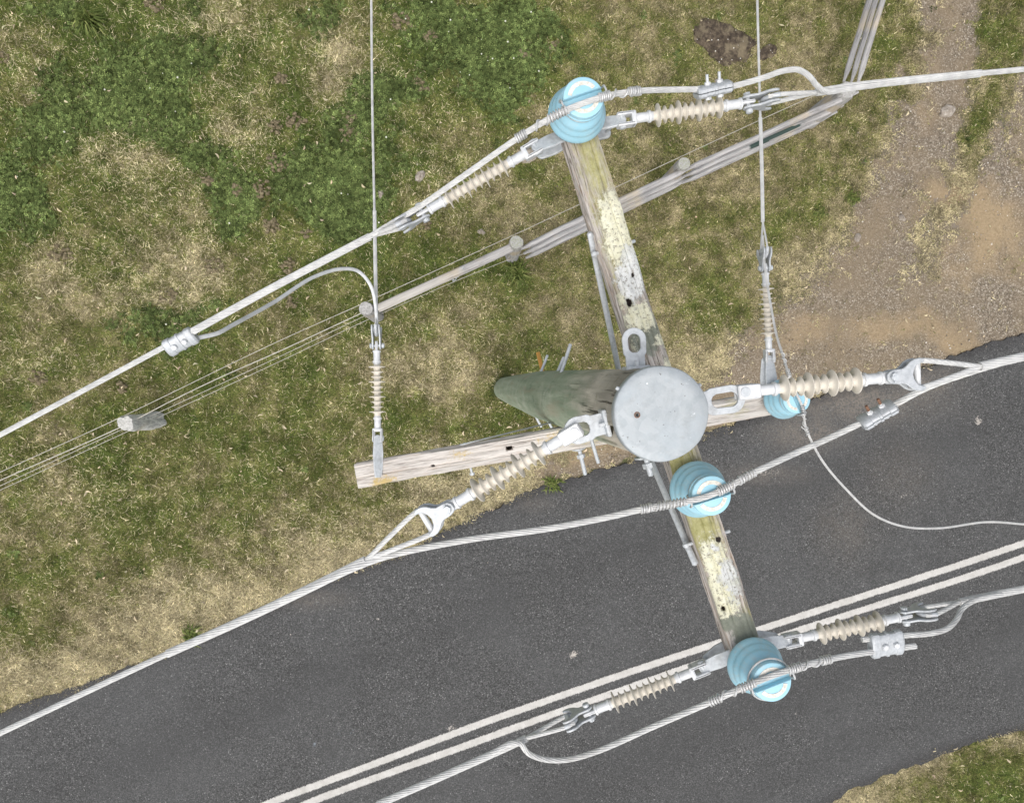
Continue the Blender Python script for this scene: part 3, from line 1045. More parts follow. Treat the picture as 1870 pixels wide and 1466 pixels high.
ZB = 7.0
B0, B1 = P(650, 870, ZB), P(1462, 727, ZB)
arm_lo, MBm, LB = arm_mesh(
    'crossarm', B0, B1, 0.145, 0.135, pole,
    {'m_orange': [(700, 880, .08, .04, .9, 'top'), (840, 830, .08, .03, .6, 'top'), (1010, 800, .1, .04, .6, 'top'), (1090, 780, .1, .08, .9, 'top')],
     'm_pale': [(1050, 800, 9, 9, 1.0, 'all')], 'm_moss': [(1080, 790, .15, .06, .8, 'top'), (1340, 745, .08, .05, .5, 'top')]},
    [(931, 818, .013, .06), (790, 850, .008, .01)], [(0.0, 0.5, -.05, .005)])
tag(arm_lo, 'bleached lower timber crossarm reaching left over the verge')


def strap(name, p0, p1, w, t, parent, mat='galv', up=(0, 0, 1), roll=0):
    M = frame(p0, p1, roll, up)
    L = (Vector(p1) - Vector(p0)).length
    mb = MB()
    mb.box((L / 2, 0, 0), (L + .03, w, t), cham=min(w, t) * .25)
    return add(name, mb, MT[mat], parent, M)


def bolt(name, p0, p1, r, parent, nut=None, mat='galv', washer=None):
    M = frame(p0, p1)
    L = (Vector(p1) - Vector(p0)).length
    mb = MB()
    mb.cyl((0, 0, 0), (L, 0, 0), r, n=14, cham=r * .3)
    if nut is not None:
        mb.cyl((nut, 0, 0), (nut + r * 1.8, 0, 0), r * 2.0, n=6)
    if washer is not None:
        mb.lathe([(washer[0], washer[1]), (washer[0] + .006, washer[1]), (washer[0] + .014, washer[1] * .55), (washer[0] + .014, .004)], 24)
    return add(name, mb, MT[mat], parent, M)


# braces from the arms down to the pole
strap('brace', P(1078, 430, 8.21), P(1136, 705, 7.62), 0.026, 0.026, pole)
strap('brace', P(1268, 1026, 8.22), P(1160, 775, 7.75), 0.026, 0.026, pole)
bolt('bolt', P(1080, 466, 8.2), P(1160, 440, 8.2), 0.008, arm_up, 0.005)
bolt('bolt', P(1247, 997, 8.2), P(1333, 969, 8.2), 0.008, arm_up, 0.005)
strap('brace', P(845, 811, 6.99), P(1004, 772, 6.72), 0.007, 0.032, pole)
strap('brace', P(1240, 745, 6.95), P(1090, 765, 6.72), 0.007, 0.032, pole)
bolt('bolt', P(848, 808, 6.95), P(863, 868, 6.95), 0.008, arm_lo, 0.19)
# pole steps and through bolts
for a, b, z in (((1022, 690), (1042, 628), 7.0), ((1012, 694), (1030, 652), 6.6), ((983, 692), (1000, 648), 5.6), ((1070, 770), (1093, 846), 7.3), ((966, 738), (989, 780), 5.3), ((985, 740), (1008, 782), 5.7), ((1028, 738), (1033, 776), 6.2)):
    bolt('step_bolt', P(a[0], a[1], z), P(b[0], b[1], z), 0.0105, pole)
bolt('through_bolt', P(1048, 780, 6.93), P(1069, 867, 6.93), 0.0125, pole, 0.175, washer=(0.135, .044))
bolt('through_bolt', P(1160, 765, 8.3), P(1189, 869, 8.3), 0.0125, pole, 0.2, washer=(0.165, .05))
strap('marker_blade', P(996, 700, 5.0), P(983, 646, 5.0), 0.04, 0.004, pole, 'orange', roll=0.5)['label'] = 'orange marker blade fixed to the pole'


# eye brackets (flat galvanised loops on a foot plate)
def eye_bracket(name, direction_px, z, reach, parent, half=0.046):
    c = pole_at(z)
    d = (P(*direction_px, z) - c)
    d.z = 0
    d.normalize()
    r = pole_r(z)
    M = frame(c + d * (r - .012), c + d)
    n = 40
    a = np.linspace(-math.pi / 2, math.pi / 2, n // 2)
    L = reach
    out = [(L - half + half * math.cos(q), half * math.sin(q)) for q in a] + [(L * .42, half * .95), (L * .35, half * .80), (0.0, half * .78)] + [(0, -half * .78), (L * .35, -half * .80), (L * .42, -half * .95)]
    hi = half * .52
    inn = [(L - half + hi * .95 * math.cos(q), hi * math.sin(q)) for q in a] + [(L * .52, hi * .95), (L * .46, hi * .7), (L * .43, hi * .3)] + [(L * .43, -hi * .3), (L * .46, -hi * .7), (L * .52, -hi * .95)]
    mb = MB()
    mb.ringplate(out, inn, -.007, .007)
    mb.box((.012, 0, 0), (.016, half * 2.0, .09), cham=.003)
    mb.cyl((.01, 0, .03), (.04, 0, .03), .010, n=6)
    mb.cyl((.01, 0, -.03), (.04, 0, -.03), .010, n=6)
    return add(name, mb, MT['galv'], parent, M, bevel=.002), M


EB1, M_e1 = eye_bracket('eye_bracket', (1153, 560), 8.70, 0.165, pole)
EB2, M_e2 = eye_bracket('eye_bracket', (1420, 716), 8.82, 0.22, pole, 0.052)
EB3, M_e3 = eye_bracket('eye_bracket', (980, 806), 8.82, 0.165, pole, 0.05)


# ------------------------------------------------------------------ strain insulators (polymer, ten sheds)
def build_insulator():
    root = bpy.data.objects.new('strain_insulator', None)
    root.empty_display_size = .1
    COL.objects.link(root)
    attach(root, None, Matrix.Identity(4))
    # near clevis and socket
    mb = MB()
    for s in (-1, 1):
        mb.box((.014, s * .0225, 0), (.076, .013, .056), cham=.004)
    mb.box((.050, 0, 0), (.020, .058, .054), cham=.004)
    mb.lathe([(.055, .019), (.06, .0205), (.112, .0205), (.114, .026), (.124, .026), (.126, .0215), (.135, .0195)], 24)
    PARTS.append(add('end_fitting', mb, MT['fit'], root, bevel=0))
    mb = MB()
    mb.cyl((0, -.037, 0), (0, .030, 0), .0095, n=16, cham=.002)
    mb.cyl((0, -.036, 0), (0, -.027, 0), .0165, n=20, cham=.003)
    mb.cyl((0, .027, 0), (0, .0325, 0), .018, n=28, cham=.001)
    PARTS.append(add('clevis_pin', mb, MT['galv'], root))
    mb = MB()
    mb.lathe([(.125, .0195), (.455, .0195)], 24)
    PARTS.append(add('rod', mb, MT['polymer'], root))
    for i in range(10):
        x = .155 + i * .0302
        R = .0495 if i % 3 == 0 else .0365
        mb = MB()
        mb.lathe([(x - .010, .0192), (x - .006, .0205), (x - .0012, .027), (x + .0015, R - .004), (x + .0020, R - .0008), (x + .0034, R), (x + .0048, R - .001), (x + .0056, R - .005), (x + .0066, .026), (x + .009, .0205), (x + .013, .0192)], 40, caps=False)
        PARTS.append(add('shed', mb, MT['polymer'], root, angle=60))
    mb = MB()
    mb.lathe([(.445, .0195), (.454, .0215), (.456, .026), (.466, .026), (.468, .0205), (.518, .0205), (.52, .025), (.528, .025), (.532, .019)], 24)
    mb.box((.556, 0, 0), (.062, .015, .042), cham=.004)
    PARTS.append(add('end_fitting', mb, MT['fit'], root))
    # thimble clevis: two cheeks, horns and spool
    up = [(.548, .022), (.56, .026), (.598, .028), (.612, .036), (.626, .050), (.644, .059), (.668, .061), (.682, .054), (.680, .045), (.664, .041), (.650, .034), (.640, .020)]
    half = [(.536, .010)] + up + [(.635, 0.0)]
    outl = half + [(x, -z) for x, z in reversed(half[:-1])]
    mb = MB()
    for s in (-1, 1):
        mb.plate(outl, s * .022 - .005, s * .022 + .005)
    th = np.linspace(-1.75, 1.75, 26)
    arc = np.stack([.678 - .052 * np.cos(th * .95), th * 0, .050 * np.sin(th * .9)], -1)
    mb.tube(arc, .012, 10)
    PARTS.append(add('thimble_clevis', mb, MT['clamp'], root, bevel=.0025))
    mb = MB()
    mb.cyl((.666, -.0, -.046), (.666, 0, .046), .014, .010, n=16)
    PARTS.append(add('spool', mb, MT['fit'], root))
    mb = MB()
    mb.cyl((.56, -.045, 0), (.56, .042, 0), .0095, n=16, cham=.002)
    mb.cyl((.56, -.046, 0), (.56, -.029, 0), .0155, n=20, cham=.003)
    mb.cyl((.56, .030, 0), (.56, .041, 0), .0155, n=6)
    mb.cyl((.56, .036, -.018), (.56, .036, .022), .0025, n=6)
    PARTS.append(add('clevis_pin', mb, MT['galv'], root))
    return root


ins0 = build_insulator()
GI = 'beige polymer strain insulators'
INS = {}
specs = {
    'A': ((978, 270), 8.30, (772, 389), 8.22, 0, 'beige strain insulator left of the uppermost blue insulator'),
    'B': ((1136, 220), 8.30, (1350, 190), 8.30, 0, 'beige strain insulator right of the uppermost blue insulator'),
    'C': ((1050, 787), 8.82, (802, 937), 8.68, 90, 'beige strain insulator hooked to the left of the pole cap'),
    'D': ((1356, 716), 8.82, (1640, 687), 8.82, 90, 'large beige strain insulator right of the pole cap, over the road edge'),
    'E': ((1283, 1219), 8.20, (1076, 1300), 8.13, 0, 'beige strain insulator over the white lines, left of the lowest blue insulator'),
    'F': ((1440, 1169), 8.20, (1654, 1124), 8.20, 0, 'beige strain insulator over the white lines, right of the lowest blue insulator'),
    'G': ((690, 800), 6.98, (688, 640), 6.94, 0, 'slim strain insulator standing off the left end of the lower crossarm'),
    'H': ((1405, 655), 6.98, (1397, 488), 6.98, 0, 'slim strain insulator above the blue insulator on the lower crossarm'),
}
for i, (k, (a, za, b, zb, roll, lab)) in enumerate(specs.items()):
    M = frame(P(*a, za), P(*b, zb), math.radians(roll))
    if i == 0:
        o = ins0
        attach(o, None, M)
        for ch in PARTS:
            WM[ch.name] = M
    else:
        o = copy_tree(ins0, None, M)
    tag(o, lab, 'insulator', GI)
    INS[k] = M


# eye straps that carry the insulators at the arm ends
def eye_strap(name, p0, p1, parent, w0=.062, w1=.05, t=.012, roll=0.0, hole=True):
    M = frame(p0, p1, roll)
    L = (Vector(p1) - Vector(p0)).length
    n = 14
    out = []
    for q in np.linspace(-math.pi / 2, math.pi / 2, n):
        out.append((L + w1 / 2 * math.cos(q) * .9, w1 / 2 * math.sin(q)))
    out += [(L * .6, w0 / 2 * 1.05), (L * .3, w0 / 2 * .95), (0, w0 / 2 * .75), (0, -w0 / 2 * .75), (L * .3, -w0 / 2 * .95), (L * .6, -w0 / 2 * 1.05)]
    mb = MB()
    mb.plate(out, -t / 2, t / 2, 'xy')
    return add(name, mb, MT['galv'], parent, M, bevel=.003)


def rel(M, x, y=0, z=0):
    return M @ Vector((x, y, z))


for k, arm_px, zlo in (('A', (1046, 240), 1), ('B', (1062, 232), 1), ('E', (1356, 1188), 1), ('F', (1366, 1180), 1)):
    M = INS[k]
    p0 = P(*arm_px, ZA - .02)
    eye_strap('eye_strap', p0, rel(M, -.005), arm_up, .060, .05, .014, 0.35 if k in 'AE' else -0.35)
    q = Vector(p0)
    q.z = ZA - .13
    e = rel(M, -.03)
    e.z = ZA - .13
    eye_strap('eye_strap', q, q.lerp(e, .9), arm_up, .066, .052, .014, 0.25 if k in 'AE' else -0.25)
    mb = MB()
    a, b = np.array(rel(M, -.012)), np.array(q.lerp(e, .9))
    mb.tube([a, (a + b) / 2 + np.array([0.004, .01, 0]), b], .007, 10)
    addw('link', mb, MT['galv'], arm_up)
eye_strap('eye_strap', P(691, 868, ZB + .008), rel(INS['G'], -.005), arm_lo, .06, .05, .010)
eye_strap('eye_strap', P(690, 872, ZB + .022), rel(INS['G'], -.0, 0, .016), arm_lo, .05, .045, .008, .5)
eye_strap('eye_strap', P(1412, 735, ZB + .008), rel(INS['H'], -.005), arm_lo, .085, .06, .012, .35)
eye_strap('eye_strap', P(1398, 733, ZB - .03), rel(INS['H'], -.01, .02, -.02), arm_lo, .06, .045, .012, -.5)


# ------------------------------------------------------------------ blue pin insulators
def build_pin():
    root = bpy.data.objects.new('pin_insulator', None)
    root.empty_display_size = .1
    COL.objects.link(root)
    attach(root, None, Matrix.Identity(4))
    L = []
    mb = MB()
    mb.lathe([(-.02, .014), (.07, .014)], 16, 'z')
    mb.lathe([(0, .03), (.012, .03), (.014, .016)], 6, 'z')
    L.append(add('steel_pin', mb, MT['galv'], root))
    mb = MB()
    prof = [(.075, .02), (.06, .05), (.05, .10), (.042, .116), (.046, .1215), (.054, .123), (.068, .1215), (.082, .116), (.091, .1125), (.095, .112), (.101, .112), (.110, .1095), (.121, .104), (.130, .1005), (.134, .100), (.140, .0995), (.149, .096), (.160, .089), (.169, .081), (.177, .075), (.186, .0725), (.193, .0745), (.199, .081), (.207, .0865), (.213, .0865), (.217, .083), (.217, .0)]
    mb.lathe([(z, max(r, .0005)) for z, r in prof], 64, 'z', False)
    body = add('porcelain_body', mb, MT['glaze'], root, angle=70)
    L.append(body)
    # two half-moon lugs beside the wire groove
    for s in (-1, 1):
        a = np.linspace(math.asin(.0135 / .083), math.pi - math.asin(.0135 / .083), 26)
        rows = []
        for z, k in ((.2165, 1.0), (.232, 1.0), (.239, .97), (.242, .90)):
            x = .083 * k * np.cos(a)
            y = np.maximum(.083 * k * np.sin(a), .0135 + (1 - k) * .04)
            rows.append(np.stack([x, s * y, np.full(26, z)], -1)[:: s])
        mb = MB()
        mb.grid(np.array(rows))
        lug = add('wire_groove_lug', mb, MT['glaze'], root, angle=35)
        L.append(lug)
        a = np.linspace(.42, math.pi - .42, 24)
        o = np.stack([.064 * np.cos(a), s * .064 * np.sin(a)], -1)
        i = np.stack([.047 * np.cos(a), s * .047 * np.sin(a)], -1)
        v = []
        rows = np.array([np.concatenate([o, np.full((24, 1), .2415)], 1), np.concatenate([o * .995, np.full((24, 1), .2440)], 1), np.concatenate([i * 1.005, np.full((24, 1), .2440)], 1), np.concatenate([i, np.full((24, 1), .2415)], 1)])
        mb = MB()
        mb.grid(rows, closed=False)
        cr = add('unglazed_crescent', mb, MT['bisque'], lug)
        L.append(cr)
    return root, L


pin0, plist = build_pin()
PARTS += plist
GP = 'blue pin insulators'
PINS = {}
for i, (k, px, z, dpx, lab) in enumerate((
        ('1', (1050, 217), ZA, ((1020, 207), (1110, 176)), 'blue porcelain pin insulator on the top end of the mossy crossarm'),
        ('2', (1267, 890), ZA, ((1230, 920), (1340, 885)), 'blue porcelain pin insulator just below the pole cap'),
        ('3', (1370, 1206), ZA, ((1350, 1256), (1450, 1218)), 'blue porcelain pin insulator with looped tie wire at the lowest arm end'),
        ('4', (1424, 728), ZB, ((1440, 690), (1465, 745)), 'blue porcelain pin insulator half hidden under the large beige insulator'))):
    b = P(*px, z)
    d = P(*dpx[1], z + .24) - P(*dpx[0], z + .24)
    M = Matrix.Translation(b) @ Matrix.Rotation(math.atan2(d.y, d.x), 4, 'Z')
    if i == 0:
        o = pin0
        attach(o, None, M)
        for ch in plist:
            WM[ch.name] = M
    else:
        o = copy_tree(pin0, None, M)
    tag(o, lab, 'insulator', GP)
    PINS[k] = M


# ------------------------------------------------------------------ conductors, jumpers, grips, tie wires
def path(L, step=0.012):
    return catmull([p if isinstance(p, Vector) else P(*p) for p in L], step)


def strand(name, L, r, parent=None, mat='strand', lobes=7, pitch=.30, amp=.32, step=.012):
    p = path(L, step)
    mb = MB()
    mb.tube(p, r, lobes * 3, lobes, amp, pitch)
    return addw(name, mb, MT[mat], parent), p


def coil(p, s0, s1, r, turns, wr=.0038):
    """helix of tie wire about the path p between arc lengths s0 and s1"""
    d = np.concatenate([[0], np.cumsum(np.linalg.norm(np.diff(p, axis=0), axis=1))])
    n = max(12, int(turns * 14))
    s = np.linspace(s0, s1, n)
    c = np.stack([np.interp(s, d, p[:, k]) for k in range(3)], -1)
    T = np.stack([np.interp(s, d, np.gradient(p[:, k])) for k in range(3)], -1)
    T /= np.linalg.norm(T, axis=1, keepdims=True)
    u = np.cross(T, [0, 0, 1.0])
    u /= np.linalg.norm(u, axis=1, keepdims=True)
    w = np.cross(u, T)
    a = np.linspace(0, turns * 2 * math.pi, n)
    jit = 1 + .06 * np.sin(a * .37)
    return c + (np.cos(a) * r * jit)[:, None] * u + (np.sin(a) * r * jit)[:, None] * w


def arclen_at(p, px, py):
    """arc length on p nearest to photo pixel"""
    q = p - np.array([0, 0, CAMZ])
    q = q @ RCn
    u = PW / 2 + FPX * q[:, 0] / -q[:, 2]
    v = PH / 2 - FPX * q[:, 1] / -q[:, 2]
    i = int(np.argmin((u - px) ** 2 + (v - py) ** 2))
    d = np.concatenate([[0], np.cumsum(np.linalg.norm(np.diff(p, axis=0), axis=1))])
    return d[i]


def tie(p, r, spans, parent, wr=.0042):
    for (x0, y0), (x1, y1), turns in spans:
        mb = MB()
        mb.tube(coil(p, arclen_at(p, x0, y0), arclen_at(p, x1, y1), r + wr * .8, turns), wr, 7)
        addw('tie_wire', mb, MT['tiewire'], parent)


def neck_tie(M, parent, high=False):
    """loop of tie wire round the insulator neck, up to the conductor on both sides"""
    a = np.linspace(0, 2 * math.pi, 40)
    R = .0785 if not high else .092
    mb = MB()
    z = .189 + (.012 * np.sin(a) + .02 if high else 0 * a)
    pts = np.array([rel(M, R * math.cos(q), R * math.sin(q), zz) for q, zz in zip(a, z)])
    mb.tube(pts, .0042, 7)
    for s in (-1, 1):
        pts = np.array([rel(M, s * .076, .02, .189), rel(M, s * .091, .022, .21), rel(M, s * .092, .016, .245), rel(M, s * .092, -.012, .252), rel(M, s * .091, -.024, .215), rel(M, s * .075, -.022, .189)])
        mb.tube(catmull(pts, .006), .0042, 7)
    addw('tie_wire', mb, MT['tiewire'], parent)


def horn(k, s):
    return rel(INS[k], .668, 0, .050 * s)


RJ = .0122
RG = .0172


def deadend(key, conv, far, grip_to, lab, legr=.0105, rc=.0125, rg=RG, name='overhead_conductor', inset=None):
    """span conductor held by a preformed grip: two legs off the thimble twist together and run out along the wire"""
    o, p = strand(name, [conv] + far, rc, lobes=8, pitch=.34)
    tag(o, lab, 'power line', 'overhead conductors')
    for s in (-1, 1):
        h = horn(key, s)
        ax = (INS[key].to_3x3() @ Vector((1, 0, 0)))
        back = rel(INS[key], .634, 0, .040 * s)
        cv = P(*conv)
        mid = h.lerp(cv, .55) + (h - h.lerp(cv, 1)).normalized() * 0
        mid += (rel(INS[key], .676, 0, .012 * s) - rel(INS[key], .676)) * .25
        end = cv.lerp(P(*far[0]), .12)
        strand('grip_leg', [back, h, mid, cv, end], legr, o, lobes=6, pitch=.16, amp=.2)
    pts = [conv] + grip_to
    g, _ = strand('grip', pts, rg, o, lobes=10, pitch=.38, amp=.22)
    return o, p


w1, p1 = deadend('A', (676, 432, 8.12), [(500, 524, 8.06), (330, 617, 8.0), (0, 794, 7.88), (-260, 930, 7.78)],
                 [(500, 524, 8.06), (352, 605, 8.01)], 'thick conductor running down left from the uppermost strain insulator')
wB, pB = deadend('B', (1490, 169, 8.3), [(1560, 158, 8.29), (1700, 143, 8.27), (1870, 127, 8.24), (2150, 102, 8.18)],
                 [(1560, 158, 8.29), (1650, 148, 8.28), (1790, 134.5, 8.255)], 'thick conductor leaving the top right edge above the driveway')
wC, pC = deadend('C', (668, 1022, 8.56), [(560, 1076, 8.52), (440, 1133, 8.47), (310, 1191, 8.42), (0, 1338, 8.28), (-260, 1462, 8.16)],
                 [(560, 1076, 8.52), (440, 1133, 8.47), (306, 1193, 8.415)], 'thick conductor crossing the road edge at lower left')
wD, pD = deadend('D', (1790, 669, 8.82), [(1830, 660, 8.82), (1870, 651, 8.82), (2100, 602, 8.8)],
                 [(1830, 660, 8.82), (1870, 651, 8.82), (1960, 632, 8.81)], 'thick conductor leaving the right edge above the upper road lane')
wE, pE = deadend('E', (962, 1347, 8.06), [(930, 1362, 8.04), (800, 1420, 7.98), (690, 1468, 7.93), (420, 1585, 7.8)],
                 [(930, 1362, 8.04), (800, 1420, 7.98), (690, 1468, 7.93)], 'thick conductor running to the bottom edge over the lower lane')
wF, pF = deadend('F', (1752, 1099, 8.2), [(1800, 1089, 8.19), (1870, 1075, 8.17), (2100, 1030, 8.1)],
                 [(1800, 1089, 8.19), (1870, 1075, 8.17), (1960, 1057, 8.14)], 'thick conductor leaving the right edge over the lower lane')
wG, pG = deadend('G', (687, 575, 6.92), [(686, 520, 6.91), (684, 400, 6.86), (680, 200, 6.76), (678, 0, 6.66), (676, -250, 6.5)],
                 [(686, 520, 6.91), (684, 385, 6.855)], 'thin conductor running straight up from the lower arm left end', .006, .0075, .0115)
wH, pH = deadend('H', (1393, 405, 6.97), [(1391, 300, 6.95), (1388, 200, 6.92), (1383, 0, 6.84), (1378, -250, 6.7)],
                 [(1391, 300, 6.95), (1388.5, 215, 6.925)], 'thin conductor running straight up past the fence at upper right', .006, .0075, .0115)

GJ = 'jumper wires'
# jumper over the top insulator
J1, q = strand('jumper_wire', [(660, 441, 8.14), (715, 408, 8.19), (762, 380, 8.28), (860, 312, 8.42), (960, 243, 8.5), (1020, 208, 8.535), (1062, 190, 8.536), (1110, 175, 8.535), (1160, 167, 8.51), (1235, 164, 8.46), (1300, 163, 8.43), (1322, 161, 8.425)], RJ)
tag(J1, 'jumper wire bound over the uppermost blue insulator', 'wire', GJ)
tie(q, RJ, [((1002, 219), (1036, 200), 7), ((975, 234), (1002, 219), 1.2), ((942, 254), (962, 242), 4.5), ((1092, 181), (1116, 175), 6), ((1116, 175), (1150, 168), 1.5), ((1149, 169), (1171, 166), 5)], J1)
neck_tie(PINS['1'], J1)
T1, q = strand('jumper_wire', [(1276, 174, 8.42), (1300, 168, 8.42), (1335, 159, 8.42), (1392, 143, 8.43), (1430, 130, 8.43), (1458, 128, 8.42), (1478, 140, 8.4), (1492, 157, 8.36), (1510, 168, 8.325), (1545, 163, 8.31), (1600, 156, 8.3)], RJ)
tag(T1, 'short looped jumper tail at the top right clamp', 'wire', GJ)
# jumper over the middle insulator
J4, q = strand('jumper_wire', [(560, 1078, 8.53), (640, 1040, 8.56), (705, 1016, 8.57), (850, 986, 8.56), (1000, 965, 8.55), (1110, 944, 8.545), (1180, 928, 8.54), (1232, 919, 8.536), (1285, 908, 8.536), (1326, 891, 8.536), (1370, 866, 8.53), (1440, 833, 8.5), (1520, 797, 8.49), (1600, 758, 8.54), (1690, 709, 8.64), (1780, 677, 8.74), (1850, 657, 8.78), (1950, 635, 8.78)], RJ * 1.08)
tag(J4, 'long jumper wire bound over the blue insulator below the pole cap', 'wire', GJ)
tie(q, RJ, [((1206, 924), (1254, 914), 8), ((1180, 929), (1206, 924), 1.5), ((1172, 930), (1192, 926), 5), ((1312, 898), (1334, 886), 6), ((1334, 886), (1356, 874), 1.5), ((1350, 877), (1378, 862), 6)], J4)
neck_tie(PINS['2'], J4)
# jumper over the lowest insulator
J5, q = strand('jumper_wire', [(900, 1374, 8.05), (935, 1356, 8.085), (950, 1357, 8.10), (964, 1374, 8.10), (990, 1385, 8.12), (1030, 1387, 8.15), (1085, 1373, 8.22), (1200, 1323, 8.38), (1300, 1280, 8.5), (1352, 1257, 8.535), (1400, 1237, 8.536), (1450, 1220, 8.535), (1510, 1204, 8.5), (1590, 1190, 8.45), (1672, 1179, 8.43)], RJ * 1.05)
tag(J5, 'long jumper wire bound over the lowest blue insulator', 'wire', GJ)
tie(q, RJ, [((1352, 1257), (1378, 1246), 6), ((1310, 1275), (1352, 1257), 1.6), ((1295, 1283), (1315, 1273), 4.5), ((1440, 1223), (1466, 1216), 6), ((1466, 1216), (1500, 1207), 1.6), ((1500, 1207), (1517, 1203), 4)], J5)
neck_tie(PINS['3'], J5, True)
T5, q = strand('jumper_wire', [(1574, 1168, 8.43), (1610, 1163, 8.43), (1650, 1160, 8.42), (1700, 1156, 8.41), (1730, 1147, 8.38), (1747, 1130, 8.33), (1757, 1111, 8.28), (1780, 1096, 8.24), (1830, 1085, 8.225)], RJ)
tag(T5, 'short looped jumper tail at the lower right clamp', 'wire', GJ)
# thin branch from the left clamp to the left strain insulator
J0, q = strand('jumper_wire', [(305, 642, 7.985), (335, 628, 7.985), (363, 617, 7.96), (396, 609, 7.9), (426, 593, 7.8), (500, 552, 7.5), (573, 506, 7.25), (625, 491, 7.1), (655, 496, 7.02), (677, 522, 6.97), (686, 560, 6.94), (688, 600, 6.93)], .0105, lobes=7, pitch=.2, amp=.15, mat='fit')  # brighter fitting metal in the colour offsets the shading on this steep wire
tag(J0, 'thin curved branch wire from the far left clamp to the vertical wire', 'wire', GJ)
# thin jumper over the lower-arm insulator
JH, q = strand('jumper_wire', [(1393, 430, 6.985), (1397, 490, 7.03), (1408, 560, 7.08), (1418, 612, 7.13), (1430, 650, 7.19), (1441, 685, 7.247), (1453, 716, 7.254), (1466, 745, 7.245), (1470, 775, 7.2), (1482, 806, 7.16), (1505, 846, 7.1), (1545, 893, 7.05), (1595, 939, 7.0), (1650, 961, 6.96), (1715, 964, 6.92), (1800, 953, 6.86), (1870, 957, 6.8), (2050, 975, 6.65)], .0075, lobes=7, pitch=.12)
tag(JH, 'thin wire dipping across the upper lane from the half hidden blue insulator', 'wire', GJ)
tie(q, .0075, [((1428, 645), (1436, 668), 2.2), ((1438, 676), (1443, 690), 5), ((1465, 742), (1469, 760), 6), ((1469, 760), (1473, 784), 1.6), ((1472, 782), (1478, 792), 3)], JH, .0035)
neck_tie(PINS['4'], JH)
mb = MB()
mb.tube(path([(1476, 791, 7.18), (1470, 785, 7.19), (1463, 779, 7.195)]), .0035, 7)
addw('tie_wire', mb, MT['tiewire'], JH)


# ------------------------------------------------------------------ parallel groove clamps
def clamp(c, d, roll, label, L=.15, W=.085, flip=1, cm='clamp', rust=True):
    M = frame(c, d, roll)
    o = thing('wire_clamp', M, label, 'clamp', 'parallel groove wire clamps')
    for s in (-1, 1):
        mb = MB()
        n = 14
        a = np.linspace(0, math.pi, n)
        sec = [(-W / 2, s * .002)] + [(W / 2 * -math.cos(q) * (1 - .1 * math.sin(q)), s * (.004 + .022 * math.sin(q) ** .55)) for q in a] + [(W / 2, s * .002)]
        rows = []
        for x, k in ((-L / 2, .82), (-L / 2 + .008, 1), (-L * .27, 1), (-L * .25, .9), (-L * .05, .9), (-L * .03, 1), (L * .03, 1), (L * .05, .9), (L * .25, .9), (L * .27, 1), (L / 2 - .008, 1), (L / 2, .82)):
            rows.append([(x, y * k, z * (k if k > .85 else .8)) for y, z in sec][::s])
        mb.grid(np.array(rows))
        add('jaw', mb, MT[cm], o, angle=30)
    for x in (-L * .15, L * .2):
        mb = MB()
        mb.cyl((x, 0, -.034), (x, 0, .038), .0065, n=12)
        mb.cyl((x, 0, .021), (x, 0, .034), .0135, n=6, cham=.002)
        mb.cyl((x, 0, -.036), (x, 0, -.022), .0135, n=6, cham=.002)
        b = add('bolt', mb, MT['fit'], o)
        mb = MB()
        mb.cyl((x, 0, .0385), (x, 0, .064), .0062, n=10)
        add('bolt_thread', mb, MT['rustbolt' if rust else 'galv'], b)
    return o


clamp(P(330, 624, 7.985), P(300, 640, 7.98), math.radians(150), 'pale wire clamp on the far left conductor', rust=False)
clamp(P(1302, 164, 8.425), P(1340, 155, 8.425), math.radians(-62), 'wire clamp on the looped jumper at top right', rust=False)
clamp(P(1602, 757, 8.54), P(1640, 735, 8.56), math.radians(-72), 'wire clamp with rusty bolts right of the pole, over the road edge')
clamp(P(1618, 1175, 8.435), P(1660, 1168, 8.43), math.radians(186), 'wire clamp with two bolt heads over the lower lane', rust=False, L=.145, W=.11)


# ------------------------------------------------------------------ timber post-and-rail fence, wire fence
def log(name, p0, p1, r0, r1, parent, flat=1.0, mat='rail', seed=1, taper=(0, 0), attrs=None, n=16, wob=.5, M=None, rough=.35):
    p0, p1 = Vector(p0), Vector(p1)
    M = frame(p0, p1)
    L = (p1 - p0).length
    ns = max(8, int(L / .05))
    a = np.arange(n) / n * 2 * math.pi
    s = np.linspace(0, L, ns)
    ox = (fbm(s * .8, s * 0 + seed, 71, 3) - .5) * .06 * wob
    oz = (fbm(s * .8, s * 0 + seed + 9, 72, 3) - .5) * .04 * wob
    rings = []
    for i, q in enumerate(s):
        r = r0 + (r1 - r0) * q / L
        if taper[0]:
            r *= .45 + .55 * sstep(0, taper[0], q)
        if taper[1]:
            r *= .45 + .55 * sstep(0, taper[1], L - q)
        nn = fbm(np.cos(a) * 1.6 + seed * 3, np.sin(a) * 1.6 + q * .6, 73, 4) - .5
        rr = r * (1 + rough * nn + (rough > .5) * .3 * (vnoise(a * 2.0 + seed, a * 0 + q * 3, 75) - .5)) * (1 - .10 * (i == ns - 1) * (taper == (0, 0)))
        rings.append(np.stack([np.full(n, q), ox[i] + rr * np.cos(a), oz[i] + flat * rr * np.sin(a)], -1))
    mb = MB()
    mb.grid(np.array(rings))
    v, f = mb.get()
    at = attrs(v, L) if attrs else None
    return add(name, mb, MT[mat], parent, M, attrs=at, angle=60)


fence = thing('timber_fence', P(1250, 310, 0), 'grey timber post and rail fence crossing the verge to the driveway', 'fence')


